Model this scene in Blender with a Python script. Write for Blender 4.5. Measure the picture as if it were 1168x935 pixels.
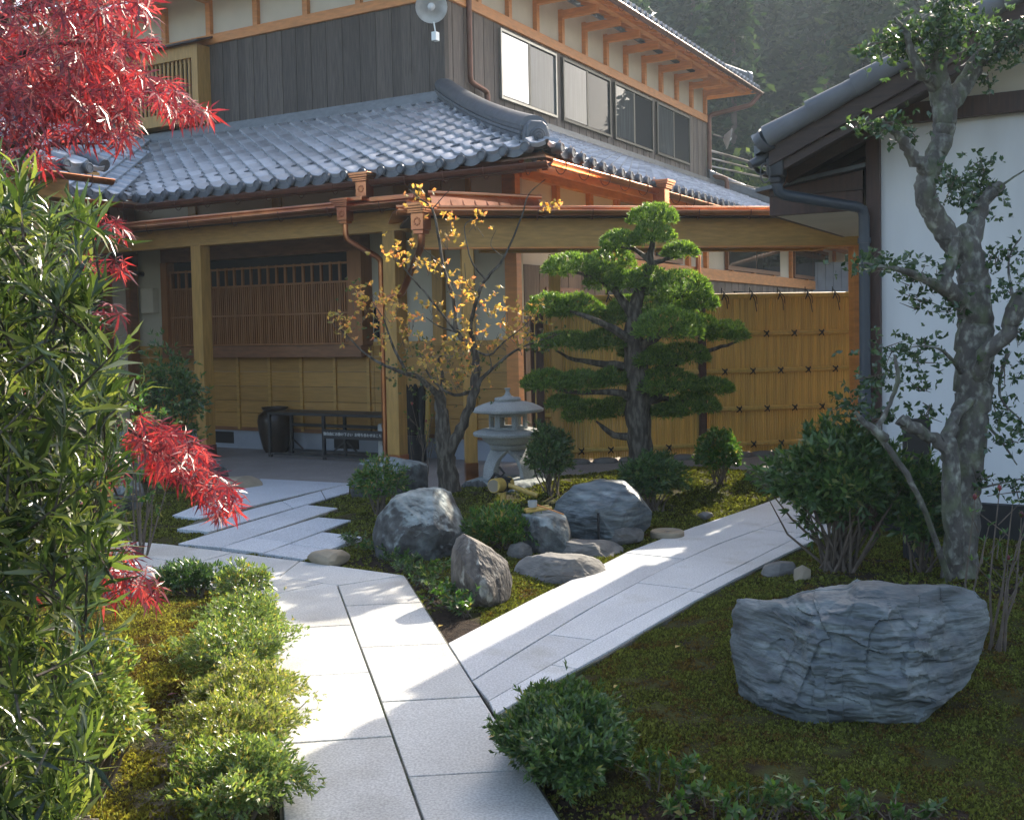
import bpy, bmesh, math, random
import numpy as np
from mathutils import Vector, noise
R = math.radians
rng = np.random.default_rng(7)
random.seed(7)
for o in list(bpy.data.objects): bpy.data.objects.remove(o)
SC = bpy.context.scene
COL = SC.collection

# ------------------------------------------------------------------ camera
FPX, CX, CY, CAMH = 1210.0, 584.0, 425.0, 1.6       # focal length and principal point in photo pixels
_th = math.atan(51/1210); _ro = math.atan(.02)
_r0 = np.array([1, 0, 0.]); _f = np.array([0, math.cos(_th), -math.sin(_th)]); _u0 = np.array([0, math.sin(_th), math.cos(_th)])
_r = math.cos(_ro)*_r0 - math.sin(_ro)*_u0; _u = math.sin(_ro)*_r0 + math.cos(_ro)*_u0
EYE = np.array([0, 0, CAMH])
cam = bpy.data.cameras.new('camera'); camo = bpy.data.objects.new('camera', cam); COL.objects.link(camo)
from mathutils import Matrix
camo.matrix_world = Matrix(((_r[0], _u[0], -_f[0], 0), (_r[1], _u[1], -_f[1], 0), (_r[2], _u[2], -_f[2], CAMH), (0, 0, 0, 1)))
cam.sensor_fit = 'HORIZONTAL'; cam.sensor_width = 36; cam.lens = FPX/1168*36
cam.shift_y = -(467.5-CY)/1168; cam.clip_start = .05; cam.clip_end = 2000
SC.camera = camo

# ------------------------------------------------------------------ light
SUN_AZ, SUN_EL = 33.0, 30.5            # azimuth to the right of the view direction
w = bpy.data.worlds.new('World'); SC.world = w; w.use_nodes = True
nt = w.node_tree; nt.nodes.clear()
sky = nt.nodes.new('ShaderNodeTexSky'); sky.sky_type = 'NISHITA'; sky.sun_disc = False
sky.sun_elevation = R(SUN_EL); sky.sun_rotation = R(SUN_AZ); sky.air_density = 1.0; sky.dust_density = 3.5; sky.ozone_density = .6
bg = nt.nodes.new('ShaderNodeBackground'); bg.inputs[1].default_value = .15
wo = nt.nodes.new('ShaderNodeOutputWorld')
nt.links.new(sky.outputs[0], bg.inputs[0]); nt.links.new(bg.outputs[0], wo.inputs[0])
sl = bpy.data.lights.new('sun', 'SUN'); sl.energy = 4.2; sl.angle = R(.5); sl.color = (1, .91, .76)
so = bpy.data.objects.new('sun', sl); COL.objects.link(so)
sd = Vector((math.sin(R(SUN_AZ))*math.cos(R(SUN_EL)), math.cos(R(SUN_AZ))*math.cos(R(SUN_EL)), math.sin(R(SUN_EL))))
so.rotation_euler = sd.to_track_quat('Z', 'Y').to_euler()
so.location = (10, 20, 20)
SC.view_settings.view_transform = 'Standard'; SC.view_settings.look = 'None'; SC.view_settings.gamma = 1
SC.view_settings.exposure = 1.5
SC.cycles.max_bounces = 8; SC.cycles.transparent_max_bounces = 8
SC.cycles.use_denoising = True

# ------------------------------------------------------------------ pixel -> world helpers
def ray(x, y): return _f*FPX + (x-CX)*_r + (CY-y)*_u
def gp(x, y, z=0.):
    d = ray(x, y); return EYE + d*((z-CAMH)/d[2])
def at(x, y, Y):
    d = ray(x, y); return EYE + d*(Y/d[1])
class Frame:
    def __init__(s, o, ex, ey): s.o = np.array(o, float); s.ex = ex; s.ey = ey
    def p(s, a, b, z): return s.o + a*s.ex + b*s.ey + np.array([0, 0, z])
    def inv(s, p): v = np.array(p)-s.o; return v@s.ex, v@s.ey, v[2]
    def onb(s, x, y, b=0):
        d = ray(x, y); t = (b-(EYE-s.o)@s.ey)/(d@s.ey); q = s.inv(EYE+t*d); return q[0], q[2]
    def ona(s, x, y, a=0):
        d = ray(x, y); t = (a-(EYE-s.o)@s.ex)/(d@s.ex); q = s.inv(EYE+t*d); return q[1], q[2]
def dirv(deg): return np.array([math.sin(R(deg)), math.cos(R(deg)), 0.])
DB = dirv(29.5); DA = np.array([-DB[1], DB[0], 0.])
DC = np.array([math.cos(R(10.5)), math.sin(R(10.5)), 0.]); DD = np.array([-DC[1], DC[0], 0.])
H = Frame(gp(592, 527.6), DA, DB)       # house: a to the left along the front, b away along the side
G = Frame(gp(538, 549), DC, DD)         # gate corridor and fence
K = Frame([2.70, 8.05, 0], -DA, DB)     # storehouse: a to the right, b away
WLD = Frame([0, 0, 0], np.array([1., 0, 0]), np.array([0, 1., 0]))

# ------------------------------------------------------------------ mesh building
class MB:
    def __init__(s): s.v = []; s.f = []
    def add(s, vs, fs):
        n = len(s.v); s.v += [tuple(map(float, q)) for q in vs]; s.f += [tuple(i+n for i in f) for f in fs]; return s
    def hexa(s, c): return s.add(c, [(0, 3, 2, 1), (4, 5, 6, 7), (0, 1, 5, 4), (1, 2, 6, 5), (2, 3, 7, 6), (3, 0, 4, 7)])
    def box(s, fr, a0, a1, b0, b1, z0, z1):
        p = fr.p
        return s.hexa([p(a0, b0, z0), p(a1, b0, z0), p(a1, b1, z0), p(a0, b1, z0), p(a0, b0, z1), p(a1, b0, z1), p(a1, b1, z1), p(a0, b1, z1)])
    def beam(s, p0, p1, w, h, up=(0, 0, 1)):
        p0 = np.array(p0, float); p1 = np.array(p1, float); d = p1-p0; d /= np.linalg.norm(d)
        x = np.cross(d, up); x /= np.linalg.norm(x); y = np.cross(x, d)
        c = [q+sx*w/2*x+sy*h/2*y for q in (p0, p1) for sx, sy in ((-1, -1), (1, -1), (1, 1), (-1, 1))]
        return s.hexa(c)
    def tube(s, pts, rad, n=8, cap=True, squash=1.0, jit=0.0):
        pts = [np.array(p, float) for p in pts]
        if not hasattr(rad, '__len__'): rad = [rad]*len(pts)
        rings = []; up = None
        for i, p in enumerate(pts):
            t = pts[min(i+1, len(pts)-1)]-pts[max(i-1, 0)]; t /= (np.linalg.norm(t)+1e-9)
            if up is None:
                up = np.array([0, 0, 1.]) if abs(t[2]) < .9 else np.array([1., 0, 0])
            x = np.cross(t, up); x /= (np.linalg.norm(x)+1e-9); y = np.cross(x, t); up = y
            rings.append([p+rad[i]*(math.cos(k*2*math.pi/n)*x+squash*math.sin(k*2*math.pi/n)*y)*(1+jit*random.uniform(-1, 1)) for k in range(n)])
        fs = []
        for i in range(len(pts)-1):
            for k in range(n):
                a = i*n+k; b = i*n+(k+1) % n; fs.append((a, b, b+n, a+n))
        if cap: fs += [tuple(range(n))[::-1], tuple(range((len(pts)-1)*n, len(pts)*n))]
        return s.add([q for r in rings for q in r], fs)
    def cyl(s, p0, p1, r, n=16): return s.tube([p0, p1], r, n)
    def lathe(s, c, prof, n=24, rot=0, sx=1, sy=1):
        c = np.array(c, float); vs = []
        for r, z in prof:
            for k in range(n):
                t = rot+k*2*math.pi/n; vs.append(c+np.array([r*sx*math.cos(t), r*sy*math.sin(t), z]))
        fs = []
        for i in range(len(prof)-1):
            for k in range(n):
                a = i*n+k; b = i*n+(k+1) % n; fs.append((a, b, b+n, a+n))
        fs += [tuple(range(n))[::-1], tuple(range((len(prof)-1)*n, len(prof)*n))]
        return s.add(vs, fs)
    def prism(s, poly, z0, z1):
        n = len(poly); vs = [(q[0], q[1], z0) for q in poly]+[(q[0], q[1], z1) for q in poly]
        return s.add(vs, [tuple(range(n))[::-1], tuple(range(n, 2*n))]+[(i, (i+1) % n, (i+1) % n+n, i+n) for i in range(n)])
    def slab(s, poly, n_vec):            # polygon in space extruded along a vector
        m = len(poly); n_vec = np.array(n_vec, float)
        vs = [np.array(q, float) for q in poly]; vs += [q+n_vec for q in vs]
        return s.add(vs, [tuple(range(m))[::-1], tuple(range(m, 2*m))]+[(i, (i+1) % m, (i+1) % m+m, i+m) for i in range(m)])
    def sweep(s, path, sects):           # sects: list of same-length sections (lists of points) ready placed
        n = len(sects[0]); vs = [q for r in sects for q in r]; fs = []
        for i in range(len(sects)-1):
            for k in range(n):
                a = i*n+k; b = i*n+(k+1) % n; fs.append((a, b, b+n, a+n))
        fs += [tuple(range(n))[::-1], tuple(range((len(sects)-1)*n, len(sects)*n))]
        return s.add(vs, fs)

ORG = {}
def tagit(o, label=None, cat=None, group=None, kind=None):
    if label: o['label'] = label
    if cat: o['category'] = cat
    if group: o['group'] = group
    if kind: o['kind'] = kind
    return o
def thing(name, label, cat, loc, group=None):
    o = bpy.data.objects.new(name, None); COL.objects.link(o); o.empty_display_size = .1
    o.location = tuple(map(float, loc)); ORG[o.name] = np.array(loc, float)
    return tagit(o, label, cat, group)
def finish(me, name, mat, parent, org):
    o = bpy.data.objects.new(name, me); COL.objects.link(o); me.materials.append(mat); me.name = name
    if parent is not None: o.parent = parent
    else: o.location = tuple(org)
    ORG[o.name] = org
    return o
def part(name, mb, mat, parent=None, smooth=False, bevel=0, org=None, recalc=True):
    og = ORG[parent.name] if parent is not None else (np.array(org, float) if org is not None else np.zeros(3))
    me = bpy.data.meshes.new(name)
    me.from_pydata((np.array(mb.v)-og).tolist(), [], mb.f)
    if recalc:
        bm = bmesh.new(); bm.from_mesh(me); bmesh.ops.recalc_face_normals(bm, faces=bm.faces); bm.to_mesh(me); bm.free()
    o = finish(me, name, mat, parent, og)
    if smooth:
        me.polygons.foreach_set('use_smooth', [True]*len(me.polygons))
        try: me.set_sharp_from_angle(angle=R(50))
        except Exception: pass
    if bevel:
        m = o.modifiers.new('bevel', 'BEVEL'); m.width = bevel; m.segments = 2; m.limit_method = 'ANGLE'
    return o
def np_mesh(name, V, Fc, mat, parent=None, org=None, smooth=False):
    og = ORG[parent.name] if parent is not None else (np.array(org, float) if org is not None else np.zeros(3))
    me = bpy.data.meshes.new(name); V = (V-og).astype(np.float32); k = Fc.shape[1]
    me.vertices.add(len(V)); me.vertices.foreach_set('co', V.ravel())
    me.loops.add(Fc.size); me.loops.foreach_set('vertex_index', Fc.ravel().astype(np.int32))
    me.polygons.add(len(Fc)); me.polygons.foreach_set('loop_start', (np.arange(len(Fc))*k).astype(np.int32))
    try: me.polygons.foreach_set('loop_total', np.full(len(Fc), k, dtype=np.int32))
    except Exception: pass
    me.update(calc_edges=True); me.validate()
    if smooth: me.polygons.foreach_set('use_smooth', [True]*len(me.polygons))
    return finish(me, name, mat, parent, og)

# ------------------------------------------------------------------ leaf clouds
def proto_leaf(wd, fold=.25, droop=.1, mid=.45):
    V = np.array([(0, 0, 0), (wd, mid, fold*wd), (0, 1, -droop), (-wd, mid, fold*wd), (0, mid, 0)])
    return V, np.array([(0, 1, 2, 4), (0, 4, 2, 3)])
def proto_palm(n=7, wd=.06, spread=125, droop=.35):
    vs = []; fs = []
    for i in range(n):
        t = R(-spread+2*spread*i/(n-1)); L = 1-.55*abs(i-(n-1)/2)/((n-1)/2)
        d = np.array([math.sin(t), math.cos(t), 0]); s = np.array([math.cos(t), -math.sin(t), 0])
        b = len(vs); vs += [(0, 0, 0), d*L*.5+s*wd*L-np.array([0, 0, droop*.12*L]), d*L-np.array([0, 0, droop*L]), d*L*.5-s*wd*L-np.array([0, 0, droop*.12*L])]
        fs.append((b, b+1, b+2, b+3))
    return np.array([tuple(v) for v in vs]), np.array(fs)
def norm(v): return v/(np.linalg.norm(v, axis=-1, keepdims=True)+1e-9)
class Cloud:
    def __init__(s): s.V = []; s.F = []; s.n = 0
    def add(s, P, D, N, L, proto):
        """leaves at P along D with normal about N and length L"""
        P = np.atleast_2d(P); n = len(P); y = norm(D); x = norm(np.cross(y, N)); z = np.cross(x, y)
        pv, pf = proto; L = np.broadcast_to(L, (n,))
        M = np.stack([x, y, z], 1)
        V = P[:, None, :]+np.einsum('kj,njd->nkd', pv, M)*L[:, None, None]
        Fc = pf[None]+(np.arange(n)*len(pv))[:, None, None]+s.n
        s.V.append(V.reshape(-1, 3)); s.F.append(Fc.reshape(-1, pf.shape[1])); s.n += n*len(pv)
        return s
    def build(s, name, mat, parent=None, org=None):
        return np_mesh(name, np.concatenate(s.V), np.concatenate(s.F), mat, parent, org)
def rnd(n): return norm(rng.normal(size=(n, 3)))
def rosettes(cl, P, D, k, L, proto, spread=.9, along=.0, var=.25, updraft=0):
    """k leaves around each shoot tip P whose axis is D"""
    n = len(P); P = np.repeat(P, k, 0); D = norm(np.repeat(D, k, 0)); r = rnd(n*k)
    d = norm(D+spread*r+np.array([0, 0, updraft])); nn = norm(D+.4*rnd(n*k))
    if along: P = P-D*rng.uniform(0, along, (n*k, 1))
    cl.add(P, d, nn, L*rng.uniform(1-var, 1+var, n*k), proto)
def shell(n, c, rad, lump=.18, seed=0, inner=.7, lo=-.3, flat=None):
    """points in the outer shell of a lumpy ellipsoid, and outward directions"""
    d = rnd(int(n*2.2)); d = d[d[:, 2] > lo][:n]
    off = seed*13.7
    k = np.array([noise.noise(Vector((q[0]*1.8+off, q[1]*1.8, q[2]*1.8)))+.5*noise.noise(Vector((q[0]*4+off, q[1]*4, q[2]*4))) for q in d])
    r = (1+lump*2*k)*rng.uniform(inner, 1, len(d))**.6
    P = np.array(c)+d*r[:, None]*np.array(rad)
    D = norm(d/np.array(rad)*min(rad))
    return P, D
def smooth_poly(pts, k=4):
    """Catmull-Rom through (x,y,z,r) rows"""
    P = np.array(pts, float); out = []
    for i in range(len(P)-1):
        p0 = P[max(i-1, 0)]; p1 = P[i]; p2 = P[i+1]; p3 = P[min(i+2, len(P)-1)]
        for j in range(k):
            t = j/k; out.append(.5*((2*p1)+(-p0+p2)*t+(2*p0-5*p1+4*p2-p3)*t*t+(-p0+3*p1-3*p2+p3)*t**3))
    out.append(P[-1]); return np.array(out)
def limb(mb, rows, Y, n=8, k=4, jit=.06):
    """rows of (px, py, dY, radius in m) at depth Y"""
    Q = np.array([list(at(x, y, Y+dy))+[r] for x, y, dy, r in rows]); S = smooth_poly(Q, k)
    for i in range(1, len(S)-1):
        S[i, :3] += S[i, 3]*(.15 if S[i, 3] < .05 else .07)*rng.normal(size=3)
    mb.tube(list(S[:, :3]), list(np.maximum(S[:, 3], .0015)), n, jit=jit); return S

# ------------------------------------------------------------------ materials
def M(name, col, rough=.6, var=0., vscale=6., stretch=(1, 1, 1), bump=0., bscale=40., metal=0., col2=None, c2scale=3., c2lo=.45, c2hi=.6,
      island=0., spec=.5, speck=None, coat=0., detail=4., bdist=.01, col3=None, c3scale=9., c3lo=.55, c3hi=.62, bstretch=None, lichen=None):
    m = bpy.data.materials.new(name); m.use_nodes = True; t = m.node_tree; t.nodes.clear(); N = t.nodes.new; Lk = t.links.new
    out = N('ShaderNodeOutputMaterial'); b = N('ShaderNodeBsdfPrincipled'); Lk(b.outputs[0], out.inputs[0])
    b.inputs['Roughness'].default_value = rough; b.inputs['Metallic'].default_value = metal
    b.inputs['Specular IOR Level'].default_value = spec; b.inputs['Coat Weight'].default_value = coat; b.inputs['Coat Roughness'].default_value = .3
    tc = N('ShaderNodeTexCoord'); mp = N('ShaderNodeMapping'); mp.inputs['Scale'].default_value = stretch; Lk(tc.outputs['Object'], mp.inputs[0])
    def mix(a, bb, fac, mode='MIX'):
        x = N('ShaderNodeMix'); x.data_type = 'RGBA'; x.blend_type = mode
        for i, vv in ((6, a), (7, bb)):
            if isinstance(vv, tuple): x.inputs[i].default_value = (*vv[:3], 1)
            else: Lk(vv, x.inputs[i])
        if isinstance(fac, float): x.inputs[0].default_value = fac
        else: Lk(fac, x.inputs[0])
        return x.outputs[2]
    def nz(scale, det=4., src=None):
        x = N('ShaderNodeTexNoise'); x.inputs['Scale'].default_value = scale; x.inputs['Detail'].default_value = det; Lk(src or mp.outputs[0], x.inputs[0]); return x.outputs[0]
    def rng_(v, lo, hi, a=0., c=1.):
        x = N('ShaderNodeMapRange'); x.inputs[1].default_value = lo; x.inputs[2].default_value = hi; x.inputs[3].default_value = a; x.inputs[4].default_value = c; Lk(v, x.inputs[0]); return x.outputs[0]
    c = tuple(col)
    if col2: c = mix(c, tuple(col2), rng_(nz(c2scale), c2lo, c2hi))
    if col3: c = mix(c, tuple(col3), rng_(nz(c3scale, 6), c3lo, c3hi))
    if lichen:                             # pale lichen that has settled on the upward faces
        g_ = N('ShaderNodeNewGeometry'); sx = N('ShaderNodeSeparateXYZ'); Lk(g_.outputs['Normal'], sx.inputs[0])
        ad = N('ShaderNodeMath'); ad.operation = 'MULTIPLY_ADD'; Lk(nz(7, 8), ad.inputs[0]); ad.inputs[1].default_value = 1.5; Lk(sx.outputs[2], ad.inputs[2])
        c = mix(c, tuple(lichen), rng_(ad.outputs[0], 1.05, 1.45, 0, .8))
    def gain(c, src):                      # multiply colour by a grey value
        cc = N('ShaderNodeCombineColor'); 
        for i in range(3): Lk(src, cc.inputs[i])
        return mix(c, cc.outputs[0], 1., 'MULTIPLY')
    if var: c = gain(c, rng_(nz(vscale, detail), .3, .7, 1-var, 1+var))
    if island:
        g = N('ShaderNodeNewGeometry'); c = gain(c, rng_(g.outputs['Random Per Island'], 0, 1, 1-island, 1+island))
    if speck:
        sc, amt, lo, hi = speck
        v = N('ShaderNodeTexNoise'); v.inputs['Scale'].default_value = sc; v.inputs['Detail'].default_value = 2; Lk(tc.outputs['Object'], v.inputs[0])
        c = gain(c, rng_(v.outputs[0], lo, hi, 1-amt, 1+amt))
    if isinstance(c, tuple): b.inputs['Base Color'].default_value = (*c[:3], 1)
    else: Lk(c, b.inputs['Base Color'])
    if bump:
        bp = N('ShaderNodeBump'); bp.inputs['Strength'].default_value = bump; bp.inputs['Distance'].default_value = bdist
        src = None
        if bstretch:
            m2 = N('ShaderNodeMapping'); m2.inputs['Scale'].default_value = bstretch; Lk(tc.outputs['Object'], m2.inputs[0]); src = m2.outputs[0]
        Lk(nz(bscale, 6, src), bp.inputs['Height']); Lk(bp.outputs[0], b.inputs['Normal'])
    return m
def leafmat(name, cols, trans=.4, rough=.35, spec=.5, tcol=None):
    """cols: list of (pos, rgb) over random per leaf"""
    m = bpy.data.materials.new(name); m.use_nodes = True; t = m.node_tree; t.nodes.clear(); N = t.nodes.new; Lk = t.links.new
    out = N('ShaderNodeOutputMaterial'); b = N('ShaderNodeBsdfPrincipled'); tr = N('ShaderNodeBsdfTranslucent'); mx = N('ShaderNodeMixShader')
    g = N('ShaderNodeNewGeometry'); cr = N('ShaderNodeValToRGB'); Lk(g.outputs['Random Per Island'], cr.inputs[0])
    e = cr.color_ramp.elements
    while len(e) > 1: e.remove(e[0])
    e[0].position = cols[0][0]; e[0].color = (*cols[0][1], 1)
    for p, c in cols[1:]:
        q = e.new(p); q.color = (*c, 1)
    Lk(cr.outputs[0], b.inputs['Base Color']); b.inputs['Roughness'].default_value = rough; b.inputs['Specular IOR Level'].default_value = spec
    mu = N('ShaderNodeMix'); mu.data_type = 'RGBA'; mu.blend_type = 'MULTIPLY'; mu.inputs[0].default_value = 1
    Lk(cr.outputs[0], mu.inputs[6]); mu.inputs[7].default_value = (*(tcol or (2.2, 2.4, 1.0)), 1); Lk(mu.outputs[2], tr.inputs[0])
    mx.inputs[0].default_value = trans; Lk(b.outputs[0], mx.inputs[1]); Lk(tr.outputs[0], mx.inputs[2]); Lk(mx.outputs[0], out.inputs[0])
    return m
mt = {}
mt['beam'] = M('pale_cedar', (.42, .235, .06), .5, .18, 5, (6, 6, .8), .15, 30)
mt['beamh'] = M('pale_cedar_flat', (.42, .235, .06), .5, .18, 7, (.8, .8, 6), .15, 30)
mt['orange'] = M('orange_cedar', (.60, .24, .065), .5, .15, 5, (1, 1, 5), .1, 30)
mt['board'] = M('yellow_board', (.36, .19, .045), .5, .15, 5, (.7, .7, 9), .1, 30, island=.08)
mt['reddish'] = M('reddish_wood', (.20, .085, .035), .5, .2, 5, (1, 1, 5), .1, 30)
mt['lattice'] = M('lattice_wood', (.26, .105, .032), .5, .15, 5, (5, 5, .6), .1, 30, island=.1)
mt['burnt'] = M('weathered_board', (.088, .070, .057), .75, .35, 9, (9, 9, .35), .5, 60, island=.22, bstretch=(6, 6, .4))
mt['burntB'] = M('weathered_board_brown', (.16, .125, .10), .75, .35, 9, (9, 9, .35), .5, 60, island=.25, bstretch=(6, 6, .4))
mt['plaster'] = M('white_plaster', (.68, .68, .66), .85, .06, 2.5, bump=.08, bscale=60)
mt['cream'] = M('cream_plaster', (.62, .56, .45), .85, .05, 3, bump=.08, bscale=60)
mt['grey_pl'] = M('grey_green_plaster', (.50, .46, .36), .85, .05, 3, bump=.08, bscale=60)
mt['kura'] = M('storehouse_plaster', (.73, .73, .73), .8, .07, 1.4, (2.5, 2.5, .5), col2=(.64, .635, .62), c2scale=1.1, c2lo=.5, c2hi=.8, bump=.06, bscale=30)
mt['conc'] = M('foundation_concrete', (.28, .30, .34), .85, .1, 4, bump=.1)
mt['black'] = M('black_painted_metal', (.02, .02, .022), .45, .2, 8, bump=.05)
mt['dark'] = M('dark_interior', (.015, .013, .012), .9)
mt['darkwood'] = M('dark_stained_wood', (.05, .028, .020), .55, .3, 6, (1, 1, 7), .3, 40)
mt['darkpost'] = M('dark_red_post', (.06, .025, .016), .5, .3, 6, (7, 7, .7), .2, 40)
mt['tile'] = M('roof_tile', (.36, .37, .39), .40, .12, 9, bump=.06, bscale=60, island=.26, spec=.8, metal=.3, coat=.4)
mt['tiledk'] = M('ridge_tile', (.13, .14, .155), .42, .15, 9, bump=.1, bscale=60, spec=.5, metal=.4)
mt['tilegrey'] = M('verge_tile_grey', (.17, .175, .19), .75, .2, 5, bump=.15, bscale=30, island=.1)
mt['copper'] = M('new_copper', (.60, .26, .12), .28, .25, 5, metal=1., bump=.08, bscale=14, col2=(.34, .13, .085), c2scale=2.5, c2lo=.45, c2hi=.7)
mt['brownpipe'] = M('brown_gutter', (.16, .075, .05), .4, .2, 5, metal=.6)
mt['alum'] = M('window_frame', (.32, .31, .28), .35, .1, metal=.8)
mt['darkframe'] = M('bronze_frame', (.10, .095, .08), .4, .1, metal=.6)
mt['bamboo'] = M('bamboo', (.55, .36, .085), .42, .14, 6, (8, 8, .5), .08, 40, island=.16)
mt['cord'] = M('black_cord', (.015, .014, .013), .8)
mt['granL'] = M('granite_pale', (.52, .525, .53), .6, .12, 1.6, island=.09, col3=(.40, .39, .36), c3scale=3, c3lo=.55, c3hi=.75, speck=(110, .20, .36, .64), bump=.12, bscale=220, bdist=.002)
mt['granM'] = M('granite_slab', (.50, .495, .475), .6, .13, 1.3, speck=(105, .20, .36, .64), bump=.12, bscale=180, bdist=.002, island=.10, col3=(.38, .365, .335), c3scale=2.2, c3lo=.50, c3hi=.70)
mt['granL2'] = M('granite_paver', (.50, .52, .55), .6, .07, 2, speck=(100, .26, .36, .64), bump=.15, bscale=200, bdist=.002, island=.06)
mt['joint'] = M('joint_mortar', (.13, .12, .095), .9, .3, 30, col2=(.06, .07, .03), c2scale=5)
mt['floor'] = M('washed_aggregate', (.27, .24, .22), .75, .1, 3, speck=(240, .35, .35, .65), bump=.25, bscale=250, bdist=.003)
mt['lant'] = M('lantern_granite', (.30, .31, .30), .8, .18, 5, speck=(170, .28, .35, .65), bump=.3, bscale=90, bdist=.004)
mt['rockblue'] = M('blue_schist', (.105, .122, .128), .5, .55, 3, (1.2, 1.2, 5), 1.0, 5, col2=(.23, .26, .255), c2scale=3.6, c2lo=.48, c2hi=.74, detail=9, bdist=.018, bstretch=(1.5, 1.5, 8), spec=.45, col3=(.045, .052, .058), c3scale=3.2, c3lo=.55, c3hi=.7)
mt['rockgrey'] = M('grey_rock', (.080, .080, .078), .8, .5, 14, bump=1., bscale=16, col2=(.19, .215, .21), c2scale=3.0, c2lo=.52, c2hi=.66, detail=9, bdist=.02, col3=(.03, .027, .027), lichen=(.24, .27, .26), c3scale=3.4, c3lo=.52, c3hi=.64)
mt['rockbrown'] = M('brown_rock', (.13, .11, .092), .8, .45, 10, (2.5, 2.5, 1), 1., 16, col2=(.055, .047, .042), c2scale=3.5, c2lo=.5, c2hi=.66, detail=9, bdist=.02, col3=(.38, .36, .31), c3scale=6, c3lo=.6, c3hi=.68)
mt['rockflat'] = M('flat_step_rock', (.20, .185, .165), .85, .3, 5, (1, 1, 3), .9, 10, col2=(.11, .10, .09), c2scale=4, detail=9, bdist=.016)
mt['tanstone'] = M('tan_stone', (.30, .245, .17), .8, .2, 4, bump=.3, bscale=20)
mt['bark'] = M('bark_brown', (.055, .042, .030), .9, .4, 8, (4, 4, 1), .9, 25, col2=(.10, .085, .065), c2scale=8, detail=8)
mt['barkgrey'] = M('bark_lichen', (.105, .093, .080), .9, .35, 9, (1.5, 1.5, 1), 1., 26, col2=(.30, .30, .25), c2scale=16, c2lo=.50, c2hi=.70, detail=9, col3=(.13, .14, .085), c3scale=7, c3lo=.5, c3hi=.66, bdist=.015)
mt['twig'] = M('twig', (.13, .10, .075), .9, .3, 20)
mt['cedarbark'] = M('cedar_bark', (.10, .075, .06), .9, .3, 3)
mt['iron'] = M('weathered_iron', (.06, .06, .06), .5, .2)
mt['whitemet'] = M('white_enamel', (.75, .78, .74), .25, 0, spec=.7)
mt['glazepot'] = M('dark_glazed_pot', (.03, .02, .014), .3, .3, 8)
mt['greyst'] = M('grey_marker_stone', (.42, .42, .40), .8, .2, 6)
mt['pipegrey'] = M('dark_grey_pipe', (.055, .065, .08), .4, .1)
mt['podo'] = leafmat('narrow_leaf', [(0, (.018, .032, .013)), (.4, (.042, .070, .022)), (.75, (.10, .14, .04)), (1, (.26, .28, .09))], .34, .22, .75, (2.0, 2.1, 1.0))
mt['maple'] = leafmat('red_leaf', [(0, (.08, .016, .026)), (.45, (.17, .024, .034)), (.8, (.28, .040, .042)), (1, (.40, .12, .11))], .40, .30, .75, (2.4, 1.2, 1.1))
mt['pine'] = leafmat('needle_leaf', [(0, (.048, .090, .026)), (.5, (.090, .155, .038)), (1, (.21, .28, .065))], .42, .35, .45)
mt['azal'] = leafmat('small_green_leaf', [(0, (.035, .08, .02)), (.5, (.06, .13, .03)), (.88, (.11, .18, .04)), (.96, (.26, .17, .05)), (1, (.30, .25, .10))], .35, .32, .5)
mt['azall'] = leafmat('light_green_leaf', [(0, (.07, .11, .035)), (.5, (.15, .205, .07)), (.85, (.27, .31, .12)), (.95, (.28, .18, .05)), (1, (.32, .28, .12))], .35, .3, .6)
mt['azaly'] = leafmat('yellow_green_leaf', [(0, (.09, .115, .035)), (.4, (.17, .20, .06)), (.75, (.27, .27, .10)), (1, (.36, .27, .14))], .38, .3, .6)
mt['azald'] = leafmat('dark_green_leaf', [(0, (.035, .065, .025)), (.6, (.06, .115, .038)), (.9, (.11, .175, .05)), (1, (.22, .20, .07))], .3, .3, .5)
mt['camel'] = leafmat('glossy_leaf', [(0, (.03, .06, .03)), (.6, (.05, .09, .045)), (1, (.10, .15, .06))], .25, .18, .7)
mt['autumn'] = leafmat('autumn_leaf', [(0, (.18, .18, .05)), (.3, (.42, .36, .10)), (.75, (.60, .42, .14)), (1, (.58, .22, .12))], .45, .45, .3, (1.9, 1.5, .8))
mt['olivel'] = leafmat('bronze_green_leaf', [(0, (.04, .07, .025)), (.6, (.07, .10, .04)), (1, (.20, .09, .06))], .35, .4, .4)
mt['cedar'] = leafmat('cedar_leaf', [(0, (.016, .034, .022)), (.6, (.028, .055, .032)), (1, (.06, .09, .045))], .2, .7, .1)
mt['broad'] = leafmat('hill_leaf', [(0, (.04, .07, .03)), (.6, (.07, .11, .04)), (1, (.15, .18, .06))], .25, .7, .1)
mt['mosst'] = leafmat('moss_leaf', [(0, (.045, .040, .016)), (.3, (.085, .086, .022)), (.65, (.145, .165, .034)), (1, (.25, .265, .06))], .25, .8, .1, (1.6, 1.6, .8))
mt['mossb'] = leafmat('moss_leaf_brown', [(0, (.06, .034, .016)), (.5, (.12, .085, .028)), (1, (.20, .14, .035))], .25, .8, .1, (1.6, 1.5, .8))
def glassmat(name, base, curtain, rough=.03, ior=1.9, sp=1.0):
    m = M(name, base, rough, spec=sp, coat=1.0, var=.35, vscale=3, stretch=(9, 9, .5)) if curtain else M(name, base, rough, spec=sp, coat=1.0)
    m.node_tree.nodes['Principled BSDF'].inputs['Coat Roughness'].default_value = .01
    m.node_tree.nodes['Principled BSDF'].inputs['Coat IOR'].default_value = ior
    return m
mt['glassW'] = glassmat('bright_glass', (.30, .31, .32), True)
mt['glassA'] = glassmat('curtained_glass', (.075, .08, .08), True, .8, 1.33, .1)
mt['glassB'] = glassmat('screened_glass', (.03, .032, .034), False, .8, 1.2, .1)

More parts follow.
